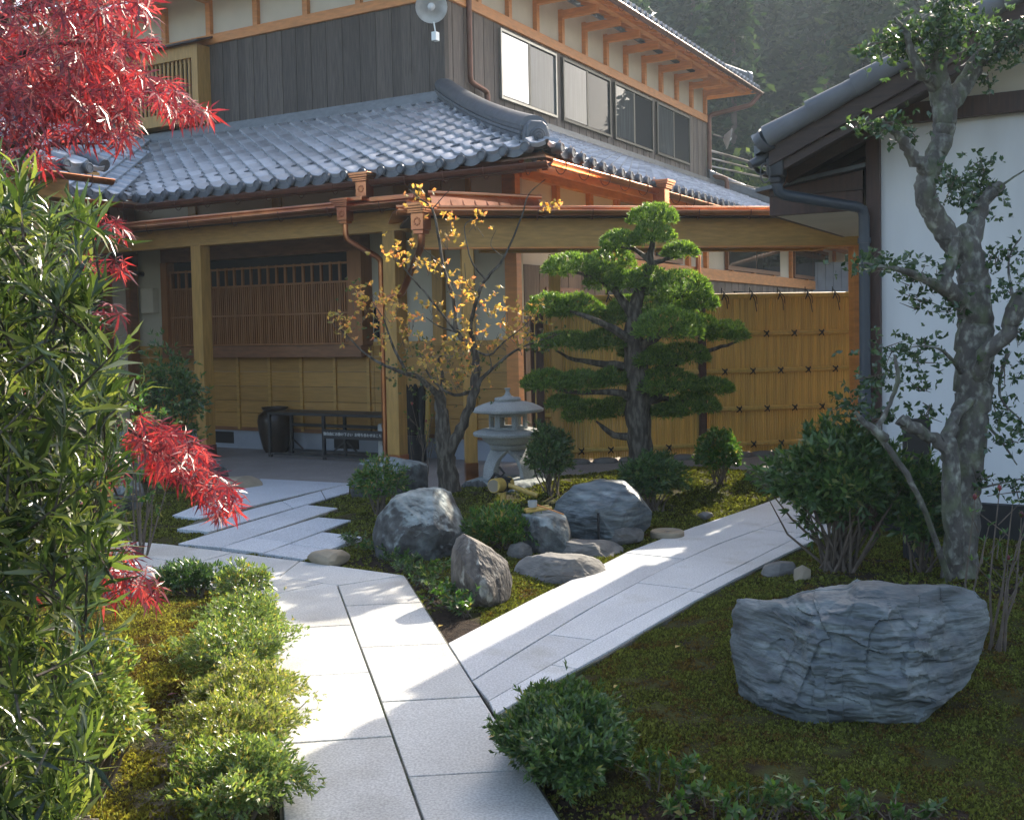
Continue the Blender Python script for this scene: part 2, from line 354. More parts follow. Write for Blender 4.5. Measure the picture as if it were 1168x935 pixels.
mt['mossl'] = leafmat('moss_leaf_sunny', [(0, (.09, .065, .022)), (.4, (.15, .14, .035)), (.75, (.25, .255, .055)), (1, (.35, .36, .08))], .42, .8, .1, (1.6, 1.5, .7))

# ================================================================== GROUND
SUBJ = [(-8, 9), (1.6, 14)]
def gauss(x, y, cx, cy, s, h, sy=None): return h*np.exp(-((x-cx)/s)**2-((y-cy)/(sy or s))**2)
def inpoly(x, y, poly):
    x = np.asarray(x, float); y = np.asarray(y, float); c = np.zeros(x.shape, bool); n = len(poly)
    for i in range(n):
        x0, y0 = poly[i][:2]; x1, y1 = poly[(i+1) % n][:2]
        cond = ((y0 > y) != (y1 > y)) & (x < (x1-x0)*(y-y0)/(y1-y0+1e-12)+x0); c ^= cond
    return c
def polydist(x, y, poly):
    d = np.full(np.shape(x), 1e9); n = len(poly)
    for i in range(n):
        a = np.array(poly[i][:2]); b = np.array(poly[(i+1) % n][:2]); ab = b-a; L = ab@ab+1e-12
        t = np.clip(((x-a[0])*ab[0]+(y-a[1])*ab[1])/L, 0, 1)
        d = np.minimum(d, np.hypot(x-a[0]-t*ab[0], y-a[1]-t*ab[1]))
    return d
g2 = lambda x, y: gp(x, y)[:2]
# outlines of the paved surfaces on the ground
LEFT = [(306, 679), (310, 730), (314, 800), (318, 860), (323, 940), (330, 1080)]
MIDJ = [(385, 667.5), (409, 732), (434, 798.7), (482.6, 935), (535, 1080)]
RGT = [(461.3, 655.5), (510.7, 733.3), (562.8, 814.8), (640, 935), (733, 1080)]
UP = [(510.7, 733.3), (600, 686.5), (714, 629.5), (790, 601), (862, 577), (893, 565), (910, 558)]
J2 = [(538, 776), (600, 738), (668, 696), (751, 651), (820, 619.5), (887, 595.6), (925, 581)]
J1 = [(556.8, 799), (652.5, 743.6), (720, 707), (790, 671.5), (840, 647), (886.8, 623.4), (945, 595)]
LOW = [(564, 815), (621, 781.5), (684.8, 748), (752, 708), (819, 669.6), (886.8, 635.7), (955, 603)]
PU = [(-60, 601), (80, 611), (153.4, 616), (250, 627.7), (347.3, 640), (461.3, 655.5)]
PM = [(-60, 606), (80, 622), (157, 634), (240, 646), (320, 658), (386, 667)]
PL = [(-60, 622), (60, 642), (140, 655), (200, 664), (255, 671.5), (306, 679)]
POLY_MAIN = [g2(*p) for p in LEFT]+[g2(*p) for p in RGT[::-1]]
POLY_BR = [g2(*p) for p in UP]+[g2(*p) for p in LOW[::-1]]
POLY_PL = [g2(*p) for p in PU]+[g2(*p) for p in PL[::-1]]
zz = lambda *l: [g2(120+x/3.893, 480+y/3.893) for x, y in l]
ZQ = [zz((885, 612), (1145, 512), (965, 490), (700, 585)), zz((700, 585), (965, 490), (1095, 438), (945, 425), (510, 560)),
      zz((510, 560), (945, 425), (1035, 385), (895, 370), (460, 490), (320, 543)),
      zz((460, 490), (895, 370), (1085, 315), (1085, 275), (870, 265), (420, 430), (315, 478)),
      zz((420, 430), (870, 265), (690, 255), (530, 300), (390, 385), (295, 418))]
FLOOR = [g2(-60, 528), g2(150, 536), g2(297, 545.5), g2(399, 550.6), g2(520, 556), G.p(.1, -.35, 0)[:2], G.p(2.2, -.1, 0)[:2], G.p(5.2, -.1, 0)[:2], G.p(6.0, 4, 0)[:2], H.p(-1.4, 4, 0)[:2], H.p(.3, .3, 0)[:2], H.p(9, .3, 0)[:2]]
PAVED = [POLY_MAIN, POLY_BR, POLY_PL]+ZQ+[FLOOR]
def pave_dist(x, y):
    d = np.full(np.shape(x), 1e9)
    for p in PAVED: d = np.where(inpoly(x, y, p), 0, np.minimum(d, polydist(x, y, p)))
    return d
MOUNDS = [(1.5, 10.6, 1.1, .16, .7), (.2, 9.9, .9, .13, .6), (.8, 8.5, .5, .05, .5), (2.6, 5.6, 1.3, .10, 1.2), (-2.3, 5.6, .7, .05, .8), (2.3, 10.1, .6, .06, .5), (-.9, 9.3, .6, .08, .7)]
def ground_h(x, y):
    x = np.asarray(x, float); y = np.asarray(y, float); z = np.full(x.shape, -.028)
    near = (x > -9) & (x < 9) & (y > 0) & (y < 15)
    d = np.full(x.shape, 3.); d[near] = pave_dist(x[near], y[near])
    k = np.clip(d/.45, 0, 1); k = k*k*(3-2*k)
    m = sum(gauss(x, y, a, b, s, h, sy) for a, b, s, h, sy in MOUNDS)
    z = z+m*k+.018*k
    return np.where(d <= 0, -.05, z)
def gz(x, y): return float(ground_h(np.array([x]), np.array([y]))[0])
xs = np.concatenate([np.linspace(-400, -12, 14)[:-1], np.linspace(-12, -4, 30)[:-1], np.arange(-4, 5, .045), np.linspace(5, 12, 26)[1:], np.linspace(12, 400, 14)[1:]])
ys = np.concatenate([np.linspace(-300, -2, 10)[:-1], np.linspace(-2, 2.2, 12)[:-1], np.arange(2.2, 12.4, .045), np.linspace(12.4, 20, 20)[1:], np.linspace(20, 600, 18)[1:]])
GX, GY = np.meshgrid(xs, ys); GZ = ground_h(GX, GY)
fine = np.array([[0.]])
nzv = np.array([noise.noise(Vector((x*3.1, y*3.1, 0)))*.012+noise.noise(Vector((x*11, y*11, 5)))*.009 if (-4 < x < 5 and 2 < y < 13) else 0 for x, y in zip(GX.ravel(), GY.ravel())]).reshape(GX.shape)
dd = np.full(GX.shape, 1.); mk = (GX > -4) & (GX < 5) & (GY > 2) & (GY < 13); dd[mk] = pave_dist(GX[mk], GY[mk])
GZ = GZ+nzv*np.clip(dd/.1, 0, 1)
nx, ny = len(xs), len(ys)
ii = np.arange(nx-1)[None]+np.arange(ny-1)[:, None]*nx
FG = np.stack([ii, ii+1, ii+1+nx, ii+nx], -1).reshape(-1, 4)
VG = np.stack([GX.ravel(), GY.ravel(), GZ.ravel()], 1)
# ---- ground material: moss / soil by painted coverage (where soil lies bare)
SOIL = [[g2(*p) for p in [(395, 640), (461, 652), (505, 730), (560, 712), (520, 690), (480, 650), (440, 622)]],
        [g2(*p) for p in [(570, 790), (600, 800), (660, 900), (740, 960), (660, 1000), (600, 900)]],
        [g2(*p) for p in [(640, 905), (760, 905), (1100, 915), (1168, 960), (700, 1000)]],
        [g2(*p) for p in [(305, 685), (285, 690), (262, 700), (300, 860), (322, 860)]],
        [g2(*p) for p in [(150, 660), (306, 684), (280, 700), (150, 690)]],
        [g2(*p) for p in [(890, 640), (1168, 640), (1168, 700), (900, 690)]]]
SAND = [[g2(*p) for p in [(172, 800), (220, 775), (235, 830), (215, 935), (150, 960), (175, 860)]]]
def cover(polys, x, y, soft):
    c = np.zeros(np.shape(x))
    for p in polys:
        d = polydist(x, y, p); i = inpoly(x, y, p); c = np.maximum(c, np.clip(.5+np.where(i, d, -d)/soft, 0, 1))
    return c
sv = np.zeros(GX.shape); sa = np.zeros(GX.shape)
sv[mk] = cover(SOIL, GX[mk], GY[mk], .15); sa[mk] = cover(SAND, GX[mk], GY[mk], .2)
def groundmat():
    m = bpy.data.materials.new('moss_ground'); m.use_nodes = True; t = m.node_tree; t.nodes.clear(); N = t.nodes.new; Lk = t.links.new
    out = N('ShaderNodeOutputMaterial'); b = N('ShaderNodeBsdfPrincipled'); Lk(b.outputs[0], out.inputs[0]); b.inputs['Roughness'].default_value = .95; b.inputs['Specular IOR Level'].default_value = .15
    tc = N('ShaderNodeTexCoord')
    def nz(s, d=6):
        x = N('ShaderNodeTexNoise'); x.inputs['Scale'].default_value = s; x.inputs['Detail'].default_value = d; Lk(tc.outputs['Object'], x.inputs[0]); return x.outputs[0]
    def ramp(src, *st):
        x = N('ShaderNodeValToRGB'); e = x.color_ramp.elements; e[0].position = st[0][0]; e[0].color = (*st[0][1], 1); e[1].position = st[-1][0]; e[1].color = (*st[-1][1], 1)
        for p, c in st[1:-1]:
            q = e.new(p); q.color = (*c, 1)
        Lk(src, x.inputs[0]); return x.outputs[0]
    def mix(a, bb, f):
        x = N('ShaderNodeMix'); x.data_type = 'RGBA'; Lk(a, x.inputs[6]); Lk(bb, x.inputs[7]); Lk(f, x.inputs[0]); return x.outputs[2]
    moss = ramp(nz(9), (.32, (.028, .018, .010)), (.46, (.055, .046, .016)), (.56, (.060, .060, .018)), (.72, (.08, .084, .022)))
    soil = ramp(nz(26), (.3, (.018, .012, .009)), (.6, (.045, .03, .02)), (.8, (.07, .05, .035)))
    sand = ramp(nz(22), (.3, (.11, .09, .06)), (.55, (.19, .165, .12)), (.8, (.25, .22, .17)))
    a1 = N('ShaderNodeAttribute'); a1.attribute_name = 'soil'; a2 = N('ShaderNodeAttribute'); a2.attribute_name = 'sand'
    def edge(a):
        q = N('ShaderNodeMath'); q.operation = 'ADD'; Lk(a.outputs['Fac'], q.inputs[0]); r = N('ShaderNodeMath'); r.operation = 'MULTIPLY_ADD'; Lk(nz(14), r.inputs[0]); r.inputs[1].default_value = 1.2; r.inputs[2].default_value = -.6; Lk(r.outputs[0], q.inputs[1])
        x = N('ShaderNodeMapRange'); x.inputs[1].default_value = .35; x.inputs[2].default_value = .6; Lk(q.outputs[0], x.inputs[0]); return x.outputs[0]
    c = mix(moss, soil, edge(a1)); c = mix(c, sand, edge(a2)); Lk(c, b.inputs['Base Color'])
    bp = N('ShaderNodeBump'); bp.inputs['Strength'].default_value = .9; bp.inputs['Distance'].default_value = .03; Lk(nz(90), bp.inputs['Height']); Lk(bp.outputs[0], b.inputs['Normal'])
    return m
gm = groundmat()
go = np_mesh('ground', VG, FG, gm, org=(0, 0, 0), smooth=True); go['kind'] = 'structure'
for nm, arr in (('soil', sv), ('sand', sa)):
    at_ = go.data.attributes.new(nm, 'FLOAT', 'POINT'); at_.data.foreach_set('value', arr.ravel().astype(np.float32))

# moss tufts: small leafy shoots spread through the beds
def moss_tufts(name, n, xr, yr, mat, size, keep, seed, den=5.):
    r = np.random.default_rng(seed); x = r.uniform(*xr, n); y = yr[0]+(yr[1]-yr[0])*r.uniform(0, 1, n)**1.25
    k = keep(x, y) & (pave_dist(x, y) > .012); x = x[k]; y = y[k]
    nn = np.array([noise.noise(Vector((a*den, b*den, seed))) for a, b in zip(x, y)])
    s = r.uniform(-.25, .35, len(x)) < nn+.55
    x = x[s]; y = y[s]; nn = nn[s]
    bare = np.maximum(cover(SOIL, x, y, .1), cover(SAND, x, y, .1)) > r.uniform(.2, 1.2, len(x)); x = x[~bare]; y = y[~bare]; nn = nn[~bare]
    z = ground_h(x, y)-.004; P = np.stack([x, y, z], 1); c = Cloud(); k = 5
    P = np.repeat(P, k, 0); d = rnd(len(P)); d[:, 2] = np.abs(d[:, 2])+.45
    sz = size*(1+np.repeat(nn, k))*r.uniform(.6, 1.4, len(P))*(1+.07*np.maximum(P[:, 1]-4, 0))
    c.add(P, norm(d), rnd(len(P)), sz, proto_leaf(.28, 0, .1))
    o = c.build(name, mat, org=(0, 0, 0)); o['kind'] = 'stuff'; return o
right_bed = lambda x, y: (x > -.2) & ~inpoly(x, y, POLY_BR)
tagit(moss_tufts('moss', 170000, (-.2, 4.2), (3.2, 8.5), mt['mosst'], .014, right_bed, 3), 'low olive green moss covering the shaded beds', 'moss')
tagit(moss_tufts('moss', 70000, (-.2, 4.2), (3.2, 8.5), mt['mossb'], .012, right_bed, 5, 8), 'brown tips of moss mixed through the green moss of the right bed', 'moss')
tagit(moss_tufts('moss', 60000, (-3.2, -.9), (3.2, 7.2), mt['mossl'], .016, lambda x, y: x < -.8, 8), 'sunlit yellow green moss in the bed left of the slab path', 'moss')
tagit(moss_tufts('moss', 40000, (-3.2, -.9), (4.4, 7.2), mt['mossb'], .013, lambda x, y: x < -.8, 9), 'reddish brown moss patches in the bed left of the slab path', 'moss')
tagit(moss_tufts('moss', 90000, (-3.6, 3.4), (6, 11.6), mt['mosst'], .016, lambda x, y: (x > -4), 12), 'dark green moss around the rocks and the lantern', 'moss')

# ---- paving
def shrink(poly, e):
    P = np.array([q[:2] for q in poly], float); n = len(P); out = []
    ar = .5*sum(P[i][0]*P[(i+1) % n][1]-P[(i+1) % n][0]*P[i][1] for i in range(n)); sg = 1 if ar > 0 else -1
    for i in range(n):
        a = P[i-1]; b = P[i]; c = P[(i+1) % n]; d1 = (b-a)/np.linalg.norm(b-a); d2 = (c-b)/np.linalg.norm(c-b)
        n1 = sg*np.array([-d1[1], d1[0]]); n2 = sg*np.array([-d2[1], d2[0]]); m = n1+n2; m /= np.linalg.norm(m); out.append(b+m*e/max(.35, m@n1))
    return out
def resample(pl, ts):
    P = np.array([g2(*p) for p in pl]); L = np.concatenate([[0], np.cumsum(np.linalg.norm(np.diff(P, axis=0), axis=1))]); L /= L[-1]
    return [np.array([np.interp(t, L, P[:, 0]), np.interp(t, L, P[:, 1])]) for t in ts]
def pline(pl, y):            # point of a pixel polyline at image row y
    q = np.array(pl); return g2(np.interp(y, q[:, 1], q[:, 0]), y)
slabs = MB(); pav = MB(); zig = MB()
def addslab(mb, poly, e=.005, top=0., jit=.0015):
    q = shrink(poly, e); t = top+random.uniform(-jit, jit); mb.prism(q, -.045, t)
lrows = [(679, 667.5), (717.3, 712), (772.6, 766), (848, 838.8), (950, 940), (1080, 1080)]
for (a0, a1), (b0, b1) in zip(lrows, lrows[1:]): addslab(slabs, [pline(LEFT, a0), pline(MIDJ, a1), pline(MIDJ, b1), pline(LEFT, b0)])
rrows = [(667.5, 655.5), (690.4, 686.4), (737.7, 733.3), (799.9, 793.5), (885, 877), (990, 985), (1080, 1080)]
for (a0, a1), (b0, b1) in zip(rrows, rrows[1:]):
    poly = [pline(MIDJ, a0), pline(RGT, a1)]
    if a1 < 814.8 < b1: poly.append(g2(562.8, 814.8))
    addslab(slabs, poly+[pline(RGT, b1), pline(MIDJ, b0)])
# path towards the left
tU = [0, .33, .50, .66, .80, 1.]; tM = [0, .30, .48, .68, .88, 1.]
U_ = resample(PU, tU); M_ = resample(PM, tM); tL = [0, .4, .72, 1.]; M2 = resample(PM, [0, .32, .62, .97]); L_ = resample(PL, tL)
for i in range(5): addslab(slabs, [U_[i], U_[i+1], M_[i+1], M_[i]])
for i in range(3): addslab(slabs, [M2[i], M2[i+1], L_[i+1], L_[i]])
addslab(slabs, [M2[3], g2(386, 667), g2(385, 668), L_[3]], .003)
# branch path: three bands of pale granite
def band(mb, top, bot, cuts, skew=0.):
    N_ = 240; A_ = np.array(resample(top, np.linspace(0, 1, N_+1))); B_ = np.array(resample(bot, np.linspace(0, 1, N_+1)))
    ia = [0]+[int(c*N_) for c in cuts]+[N_]; ib = [0]
    for i in ia[1:-1]:
        d = norm(A_[min(i+6, N_)]-A_[max(i-6, 0)]); ib.append(int(np.argmin(np.abs((B_-A_[i])@d))))
    ib = [min(i_, N_-8) for i_ in ib]; ib.append(N_)
    for k in range(len(ia)-1):
        if ib[k+1]-ib[k] < 4: continue
        sa_ = sorted(set(np.linspace(ia[k], ia[k+1], 5).astype(int))); sb_ = sorted(set(np.linspace(ib[k], ib[k+1], 5).astype(int)))
        addslab(mb, [A_[i] for i in sa_]+[B_[i] for i in sb_[::-1]], .0035)
band(pav, UP, J2, [.22, .42, .62, .84]); band(pav, J2, J1, [.16, .40, .58, .80]); band(pav, J1, LOW, [.12, .46, .82])
for q in ZQ: pass
def cutstrip(q, A0, A1, B0, B1, ts):
    for t0, t1 in zip(ts, ts[1:]):
        addslab(zig, [A0+(A1-A0)*t0, A0+(A1-A0)*t1, B0+(B1-B0)*t1, B0+(B1-B0)*t0], .005, -.002)
v = zz((885, 612), (1145, 512), (965, 490), (700, 585), (1095, 438), (945, 425), (510, 560), (1035, 385), (895, 370), (320, 543), (460, 490), (1085, 315), (1085, 275), (315, 478), (420, 430), (870, 265), (690, 255), (295, 418))
cutstrip(0, v[0], v[1], v[3], v[2], [0, .42, 1])
cutstrip(0, v[3], v[4], v[6], v[5], [0, .3, .62, 1])
cutstrip(0, v[6], v[7], v[9], v[8], [0, .38, .7, 1])
cutstrip(0, v[10], v[11], v[13], v[12], [0, .25, .55, .8, 1])
cutstrip(0, v[14], v[12], v[17], v[16], [0, .3, .62, 1])
so_ = part('path', slabs, mt['granM'], bevel=.003, org=(0, 5, 0)); so_['kind'] = 'structure'
so_ = part('side_path', pav, mt['granL'], bevel=.003, org=(1, 6, 0)); so_['kind'] = 'structure'
so_ = part('zigzag_paving', zig, mt['granL2'], bevel=.003, org=(-2, 9, 0)); so_['kind'] = 'structure'
jb = MB()
for p in (POLY_MAIN, POLY_BR, POLY_PL): jb.prism(shrink(p, -.008), -.06, -.012)
for p in ZQ: jb.prism(shrink(p, .006), -.06, -.0125)
so_ = part('path_bedding', jb, mt['joint'], org=(0, 5, 0)); so_['kind'] = 'structure'
fl = MB(); fl.prism(FLOOR, -.06, -.006)
so_ = part('pavement', fl, mt['floor'], org=tuple(G.p(0, 0, 0))); so_['kind'] = 'structure'

# ================================================================== MAIN HOUSE
house = thing('house', 'two storey timber house with dark boarded upper wall and blue grey tiled roofs', 'house', H.p(0, 0, 0))
hb = lambda *a: MB().box(H, *a)
def P(name, mb, m, smooth=False, bevel=0, parent=None): return part(name, mb, mt[m], parent or house, smooth, bevel)
LA, LB2 = 9.0, 18.0       # extents of the lower storey
S2 = 2.6                  # set-back of the upper storey
A2, B2 = 13.5, 14.45      # far ends of the upper storey
# lower front wall (b = 0)
w1 = MB(); w1.box(H, -.0, 9.0, .06, .2, 1.4, 3.6); P('wall', w1, 'grey_pl')
w1 = MB()
for i, (z0, z1) in enumerate([(.27, .50), (.50, .67), (.67, .87), (.87, 1.07), (1.07, 1.27), (1.27, 1.42)]):
    for a0, a1 in [(-.02, 2.12), (2.12, 5.7), (5.7, 9.0)]: w1.box(H, a0+.003, a1-.003, .03-.002*(i % 2), .14, z0+.003, z1-.003)
P('board_panel', w1, 'board', bevel=.002)
for a in (.60, 1.12, 1.64, 2.20, 2.75, 3.32, 3.88, 4.46, 5.05, 5.64, 6.2): P('batten', hb(a-.022, a+.022, .0, .03, .27, 1.27), 'beamh')
P('rail', hb(-.02, 2.1, -.01, .05, 1.40, 1.46), 'beamh'); P('rail', hb(5.72, 9, -.01, .05, 1.36, 1.44), 'beamh')
for a0, a1 in [(-.03, .13), (.60, .66), (1.02, 1.17), (1.60, 1.72), (6.44, 6.60)]: P('post', hb(a0, a1, -.02, .1, .27 if a0 < 0 else 1.46, 3.5), 'beam' if a0 > 0 else 'orange')
P('foundation', hb(.02, 9.0, .06, .3, -.1, .262), 'conc')
for a in (2.42, 4.62, 6.0): P('floor_vent', hb(a, a+.4, .045, .06, .06, .22), 'dark')
P('sill_board', hb(-.02, 9, .02, .05, .25, .30), 'reddish')
# lattice window, a box standing proud of the wall
P('window_box', MB().box(H, 2.16, 5.72, -.18, .06, 1.27, 1.42).box(H, 2.16, 5.72, -.16, .06, 2.62, 2.86), 'reddish', bevel=.004)
P('window_post', hb(2.14, 2.36, -.17, .06, 1.42, 2.62), 'lattice'); P('window_post', hb(5.60, 5.72, -.17, .06, 1.42, 2.62), 'lattice')
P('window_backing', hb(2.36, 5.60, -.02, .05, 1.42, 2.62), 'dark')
lt = MB()
n = 84
for i in range(n+1):
    a = 2.38+i*(3.20)/n; big = i % 4 == 0
    lt.box(H, a-(.016 if big else .0085), a+(.016 if big else .0085), -.115, -.085, 1.44, 2.50 if big else 2.24)
for z in (1.44, 1.84, 2.24, 2.48): lt.box(H, 2.36, 5.6, -.12, -.09, z-.013, z+.013)
P('lattice', lt, 'lattice')
P('window_roof', MB().slab([H.p(1.9, -.42, 2.78), H.p(5.95, -.42, 2.78), H.p(5.95, .06, 3.0), H.p(1.9, .06, 3.0)], (0, 0, .05)), 'darkwood')
P('meter_box', hb(6.02, 6.28, -.05, .06, 1.92, 2.28), 'cream', bevel=.01)
P('doorbell_light', MB().cyl(H.p(6.32, .05, 2.5), H.p(6.32, -.12, 2.5), .035, 12), 'black', True)
P('small_window', MB().box(H, 1.80, 2.1, .02, .07, 1.5, 1.95), 'dark')
# porch with its copper gutter
PB = -1.0
for a in (4.07, 1.04): 
    o = P('porch_post', hb(a-.085, a+.085, PB-.085, PB+.085, .17, 2.725), 'beam', bevel=.006)
    P('post_shoe', hb(a-.09, a+.09, PB-.09, PB+.09, 0, .17), 'copper' if a < 2 else 'brownpipe', parent=o)
P('porch_beam', hb(.78, 8.4, PB-.075, PB+.075, 2.725, 2.96), 'beamh', bevel=.005)
P('porch_beam', hb(.96, 1.12, PB+.075, .0, 2.75, 2.93), 'beam', bevel=.005)
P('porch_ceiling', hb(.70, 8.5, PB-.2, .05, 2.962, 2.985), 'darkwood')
P('porch_roof', MB().slab([H.p(.62, PB-.32, 2.99), H.p(8.6, PB-.32, 2.99), H.p(8.6, .0, 3.13), H.p(.62, 0, 3.13)], (0, 0, .03)), 'copper')
def gutter(fr, pa, pb, r=.055, hooks=8, m='copper', name='gutter', par=None):
    """half-round gutter between two points, with wire hooks"""
    pa = np.array(pa); pb = np.array(pb); d = norm(pb-pa); sd = np.cross(d, [0, 0, 1]); up = np.array([0, 0, 1.]); mb = MB()
    sec = []
    for p in (pa, pb):
        o = [p+r*math.cos(t)*sd+r*math.sin(t)*up for t in np.linspace(-math.pi, 0, 9)]; q = [p+(r-.008)*math.cos(t)*sd+(r-.008)*math.sin(t)*up for t in np.linspace(0, -math.pi, 9)]
        sec.append(o+q)
    mb.sweep(None, sec)
    for sgn in (-1, 1): mb.tube([pa+sgn*r*sd, pb+sgn*r*sd], .008, 6)
    o = P(name, mb, m, True, parent=par) if par is None or par is house else part(name, mb, mt[m], par, True)
    hk = MB()
    for i in range(hooks):
        c = pa+(pb-pa)*(i+.5)/hooks
        hk.tube([c+sd*r*1.15*math.cos(t)+up*(r*1.9*math.sin(t)) for t in np.linspace(-math.pi-.2, .2, 9)], .005, 5)
    part('gutter_hooks', hk, mt['brownpipe'], o); return o
gutter(H, H.p(.55, PB-.36, 3.0), H.p(8.6, PB-.36, 2.98), .05, 11)
P('copper_edging', MB().tube([H.p(.6, PB-.30, 3.06), H.p(8.6, PB-.30, 3.05)], .022, 8).box(H, .6, 8.6, PB-.31, PB-.27, 2.98, 3.05), 'copper', True)
P('copper_cap', MB().box(H, 1.15, 1.55, PB-.42, PB-.2, 3.05, 3.10).box(H, .5, 1.1, PB-.35, PB-.1, 3.03, 3.09), 'copper', bevel=.01)
def hopper(c, s=1., par=None):           # ornate rainwater head
    fr = Frame(c, DA, DB); mb = MB()
    for z0, z1, w0 in [(0, -.03, .135), (-.03, -.055, .125), (-.055, -.08, .105), (-.08, -.10, .10)]: mb.box(fr, -w0*s, w0*s, -w0*s, w0*s, z1*s, z0*s)
    mb.box(fr, -.075*s, .075*s, -.075*s, .075*s, -.27*s, -.10*s).box(fr, -.06*s, .06*s, -.06*s, .06*s, -.31*s, -.27*s)
    for q in range(8):
        t = q*math.pi/4; mb.cyl(fr.p(.035*s*math.cos(t), -.072*s, -.185*s+.035*s*math.sin(t)), fr.p(.035*s*math.cos(t), -.085*s, -.185*s+.035*s*math.sin(t)), .012*s, 8)
    return P('rain_head', mb, 'copper', bevel=.004, parent=par)
def pipe(pts, r=.03, m='copper', name='downpipe', par=None, n=12, collars=()):
    pts = [np.array(p) for p in pts]; mb = MB(); out = [pts[0]]
    for i in range(1, len(pts)-1):
        a = norm(pts[i-1]-pts[i]); c = norm(pts[i+1]-pts[i]); out += [pts[i]+a*r*1.6, pts[i]+(a+c)*r*.35, pts[i]+c*r*1.6]
    out.append(pts[-1]); mb.tube(out, r, n)
    for q in collars: mb.tube([q-np.array([0, 0, .02]), q+np.array([0, 0, .02])], r*1.22, n)
    return part(name, mb, mt[m], par or house, True)
hp = H.p(1.43, PB-.36, 2.97)+np.array([0, 0, .12]); hopper(hp, .9)
pw = H.p(1.17, PB-.06, 0)
pipe([hp+np.array([0, 0, -.28]), hp+np.array([0, 0, -.45]), pw+np.array([0, 0, 2.42]), pw+np.array([0, 0, .01])], .033, collars=[pw+np.array([0, 0, z]) for z in (1.95, 1.2, .5)])
c0 = pw+np.array([0, 0, 1.93]); hopper(c0, .62)
# rain head below the tiles (upper one) and its pipe
P('fascia', hb(-.86, 5.4, -.80, -.77, 3.28, 3.38), 'reddish')
P('fascia', hb(-.80, -.77, -.86, 18.5, 3.26, 3.38), 'orange')
gutter(H, H.p(-.98, -.97, 3.33), H.p(5.25, -.97, 3.33), .06, 12, 'brownpipe')
gutter(H, H.p(-.97, -.97, 3.35), H.p(-.97, 18.6, 3.35), .06, 34, 'copper')
hu = H.p(1.42, -1.0, 3.42); hopper(hu, 1.0)
pipe([hu+np.array([0, 0, -.3]), hu+np.array([0, 0, -.36])], .035)
hu = H.p(-1.02, 2.1, 3.47); hopper(hu, 1.1); pipe([hu+np.array([0, 0, -.3]), hu+np.array([0, 0, -.55]), H.p(-.1, 2.1, 2.6)], .04, 'brownpipe')
# strip of plaster and posts between porch roof and eaves
P('wall', hb(0, 9, .02, .06, 3.13, 3.52), 'cream')
for a in (.06, 1.55, 3.63, 5.2): P('post', hb(a-.06, a+.09, -.02, .05, 3.1, 3.5), 'orange' if a < 1 else 'beam')
P('eave_beam', hb(-.1, 9, -.03, .08, 3.44, 3.58), 'reddish')
# lower side wall (a = 0), seen through and above the corridor
P('wall', hb(.04, .2, .1, LB2, 1.2, 3.55), 'cream')
sb = MB()
for i in range(90): sb.box(H, .0+.006*(i % 2), .05, .22+i*.2, .22+i*.2+.192, .25, 2.36)
P('side_boards', sb, 'burntB')
P('side_band', hb(-.05, .06, 2.2, LB2, 2.36, 2.56), 'orange', bevel=.005); P('foundation', hb(.02, .3, .2, LB2, -.1, .25), 'conc')
for b in (1.1, 2.1, 3.0, 4.1, 5.9, 6.8, 8.2, 9.6, 11, 12.4, 13.8, 15.2, 16.6): P('side_post', hb(-.03, .06, b-.05, b+.05, 2.56, 3.5), 'orange')
P('side_beam', hb(-.06, .08, .1, LB2, 3.38, 3.5), 'orange')
for b0, b1 in [(3.1, 5.55), (7.9, 11.4), (12.6, 15.8)]:
    o = P('side_window', hb(-.035, .03, b0, b1, 2.58, 3.3), 'reddish', bevel=.004)
    for k in range(2):
        q0 = b0+.06+k*(b1-b0-.06)/2; P('pane', hb(-.045, -.036, q0, q0+(b1-b0-.18)/2, 2.66, 3.22), 'glassB', parent=o)
for b0, b1 in [(2.6, 5.3), (8.3, 11.2)]: P('lower_window', hb(-.03, .0, b0, b1, 1.0, 2.2), 'glassB')
o = P('side_window', hb(-.02, .03, .75, 1.7, 1.35, 2.1), 'reddish')
lg = MB()
for i in range(8): lg.box(H, -.045, -.03, .82+i*.11, .84+i*.11, 1.4, 2.05)
P('window_bars', lg, 'alum', parent=o)
pipe([H.p(-.1, 6.1, 2.9), H.p(-.1, 6.1, .1)], .045, 'copper'); pipe([H.p(-.75, 6.1, 3.05), H.p(-.1, 6.1, 2.88)], .045, 'copper')
# rafters below the side eaves
for k in range(20): P('rafter', MB().beam(H.p(-.84, -.3+k*.98, 3.37), H.p(.0, -.3+k*.98, 3.72), .06, .08), 'orange')
P('soffit', MB().slab([H.p(-.9, -.9, 3.40), H.p(-.9, 18.6, 3.40), H.p(.1, 18.6, 3.86), H.p(.1, -.9+.95, 3.86)], (0, 0, .02)), 'orange')
P('soffit', MB().slab([H.p(-.9, -.9, 3.40), H.p(5.4, -.9, 3.40), H.p(5.4, .1, 3.86), H.p(.05, .1, 3.86)], (0, 0, .02)), 'reddish')

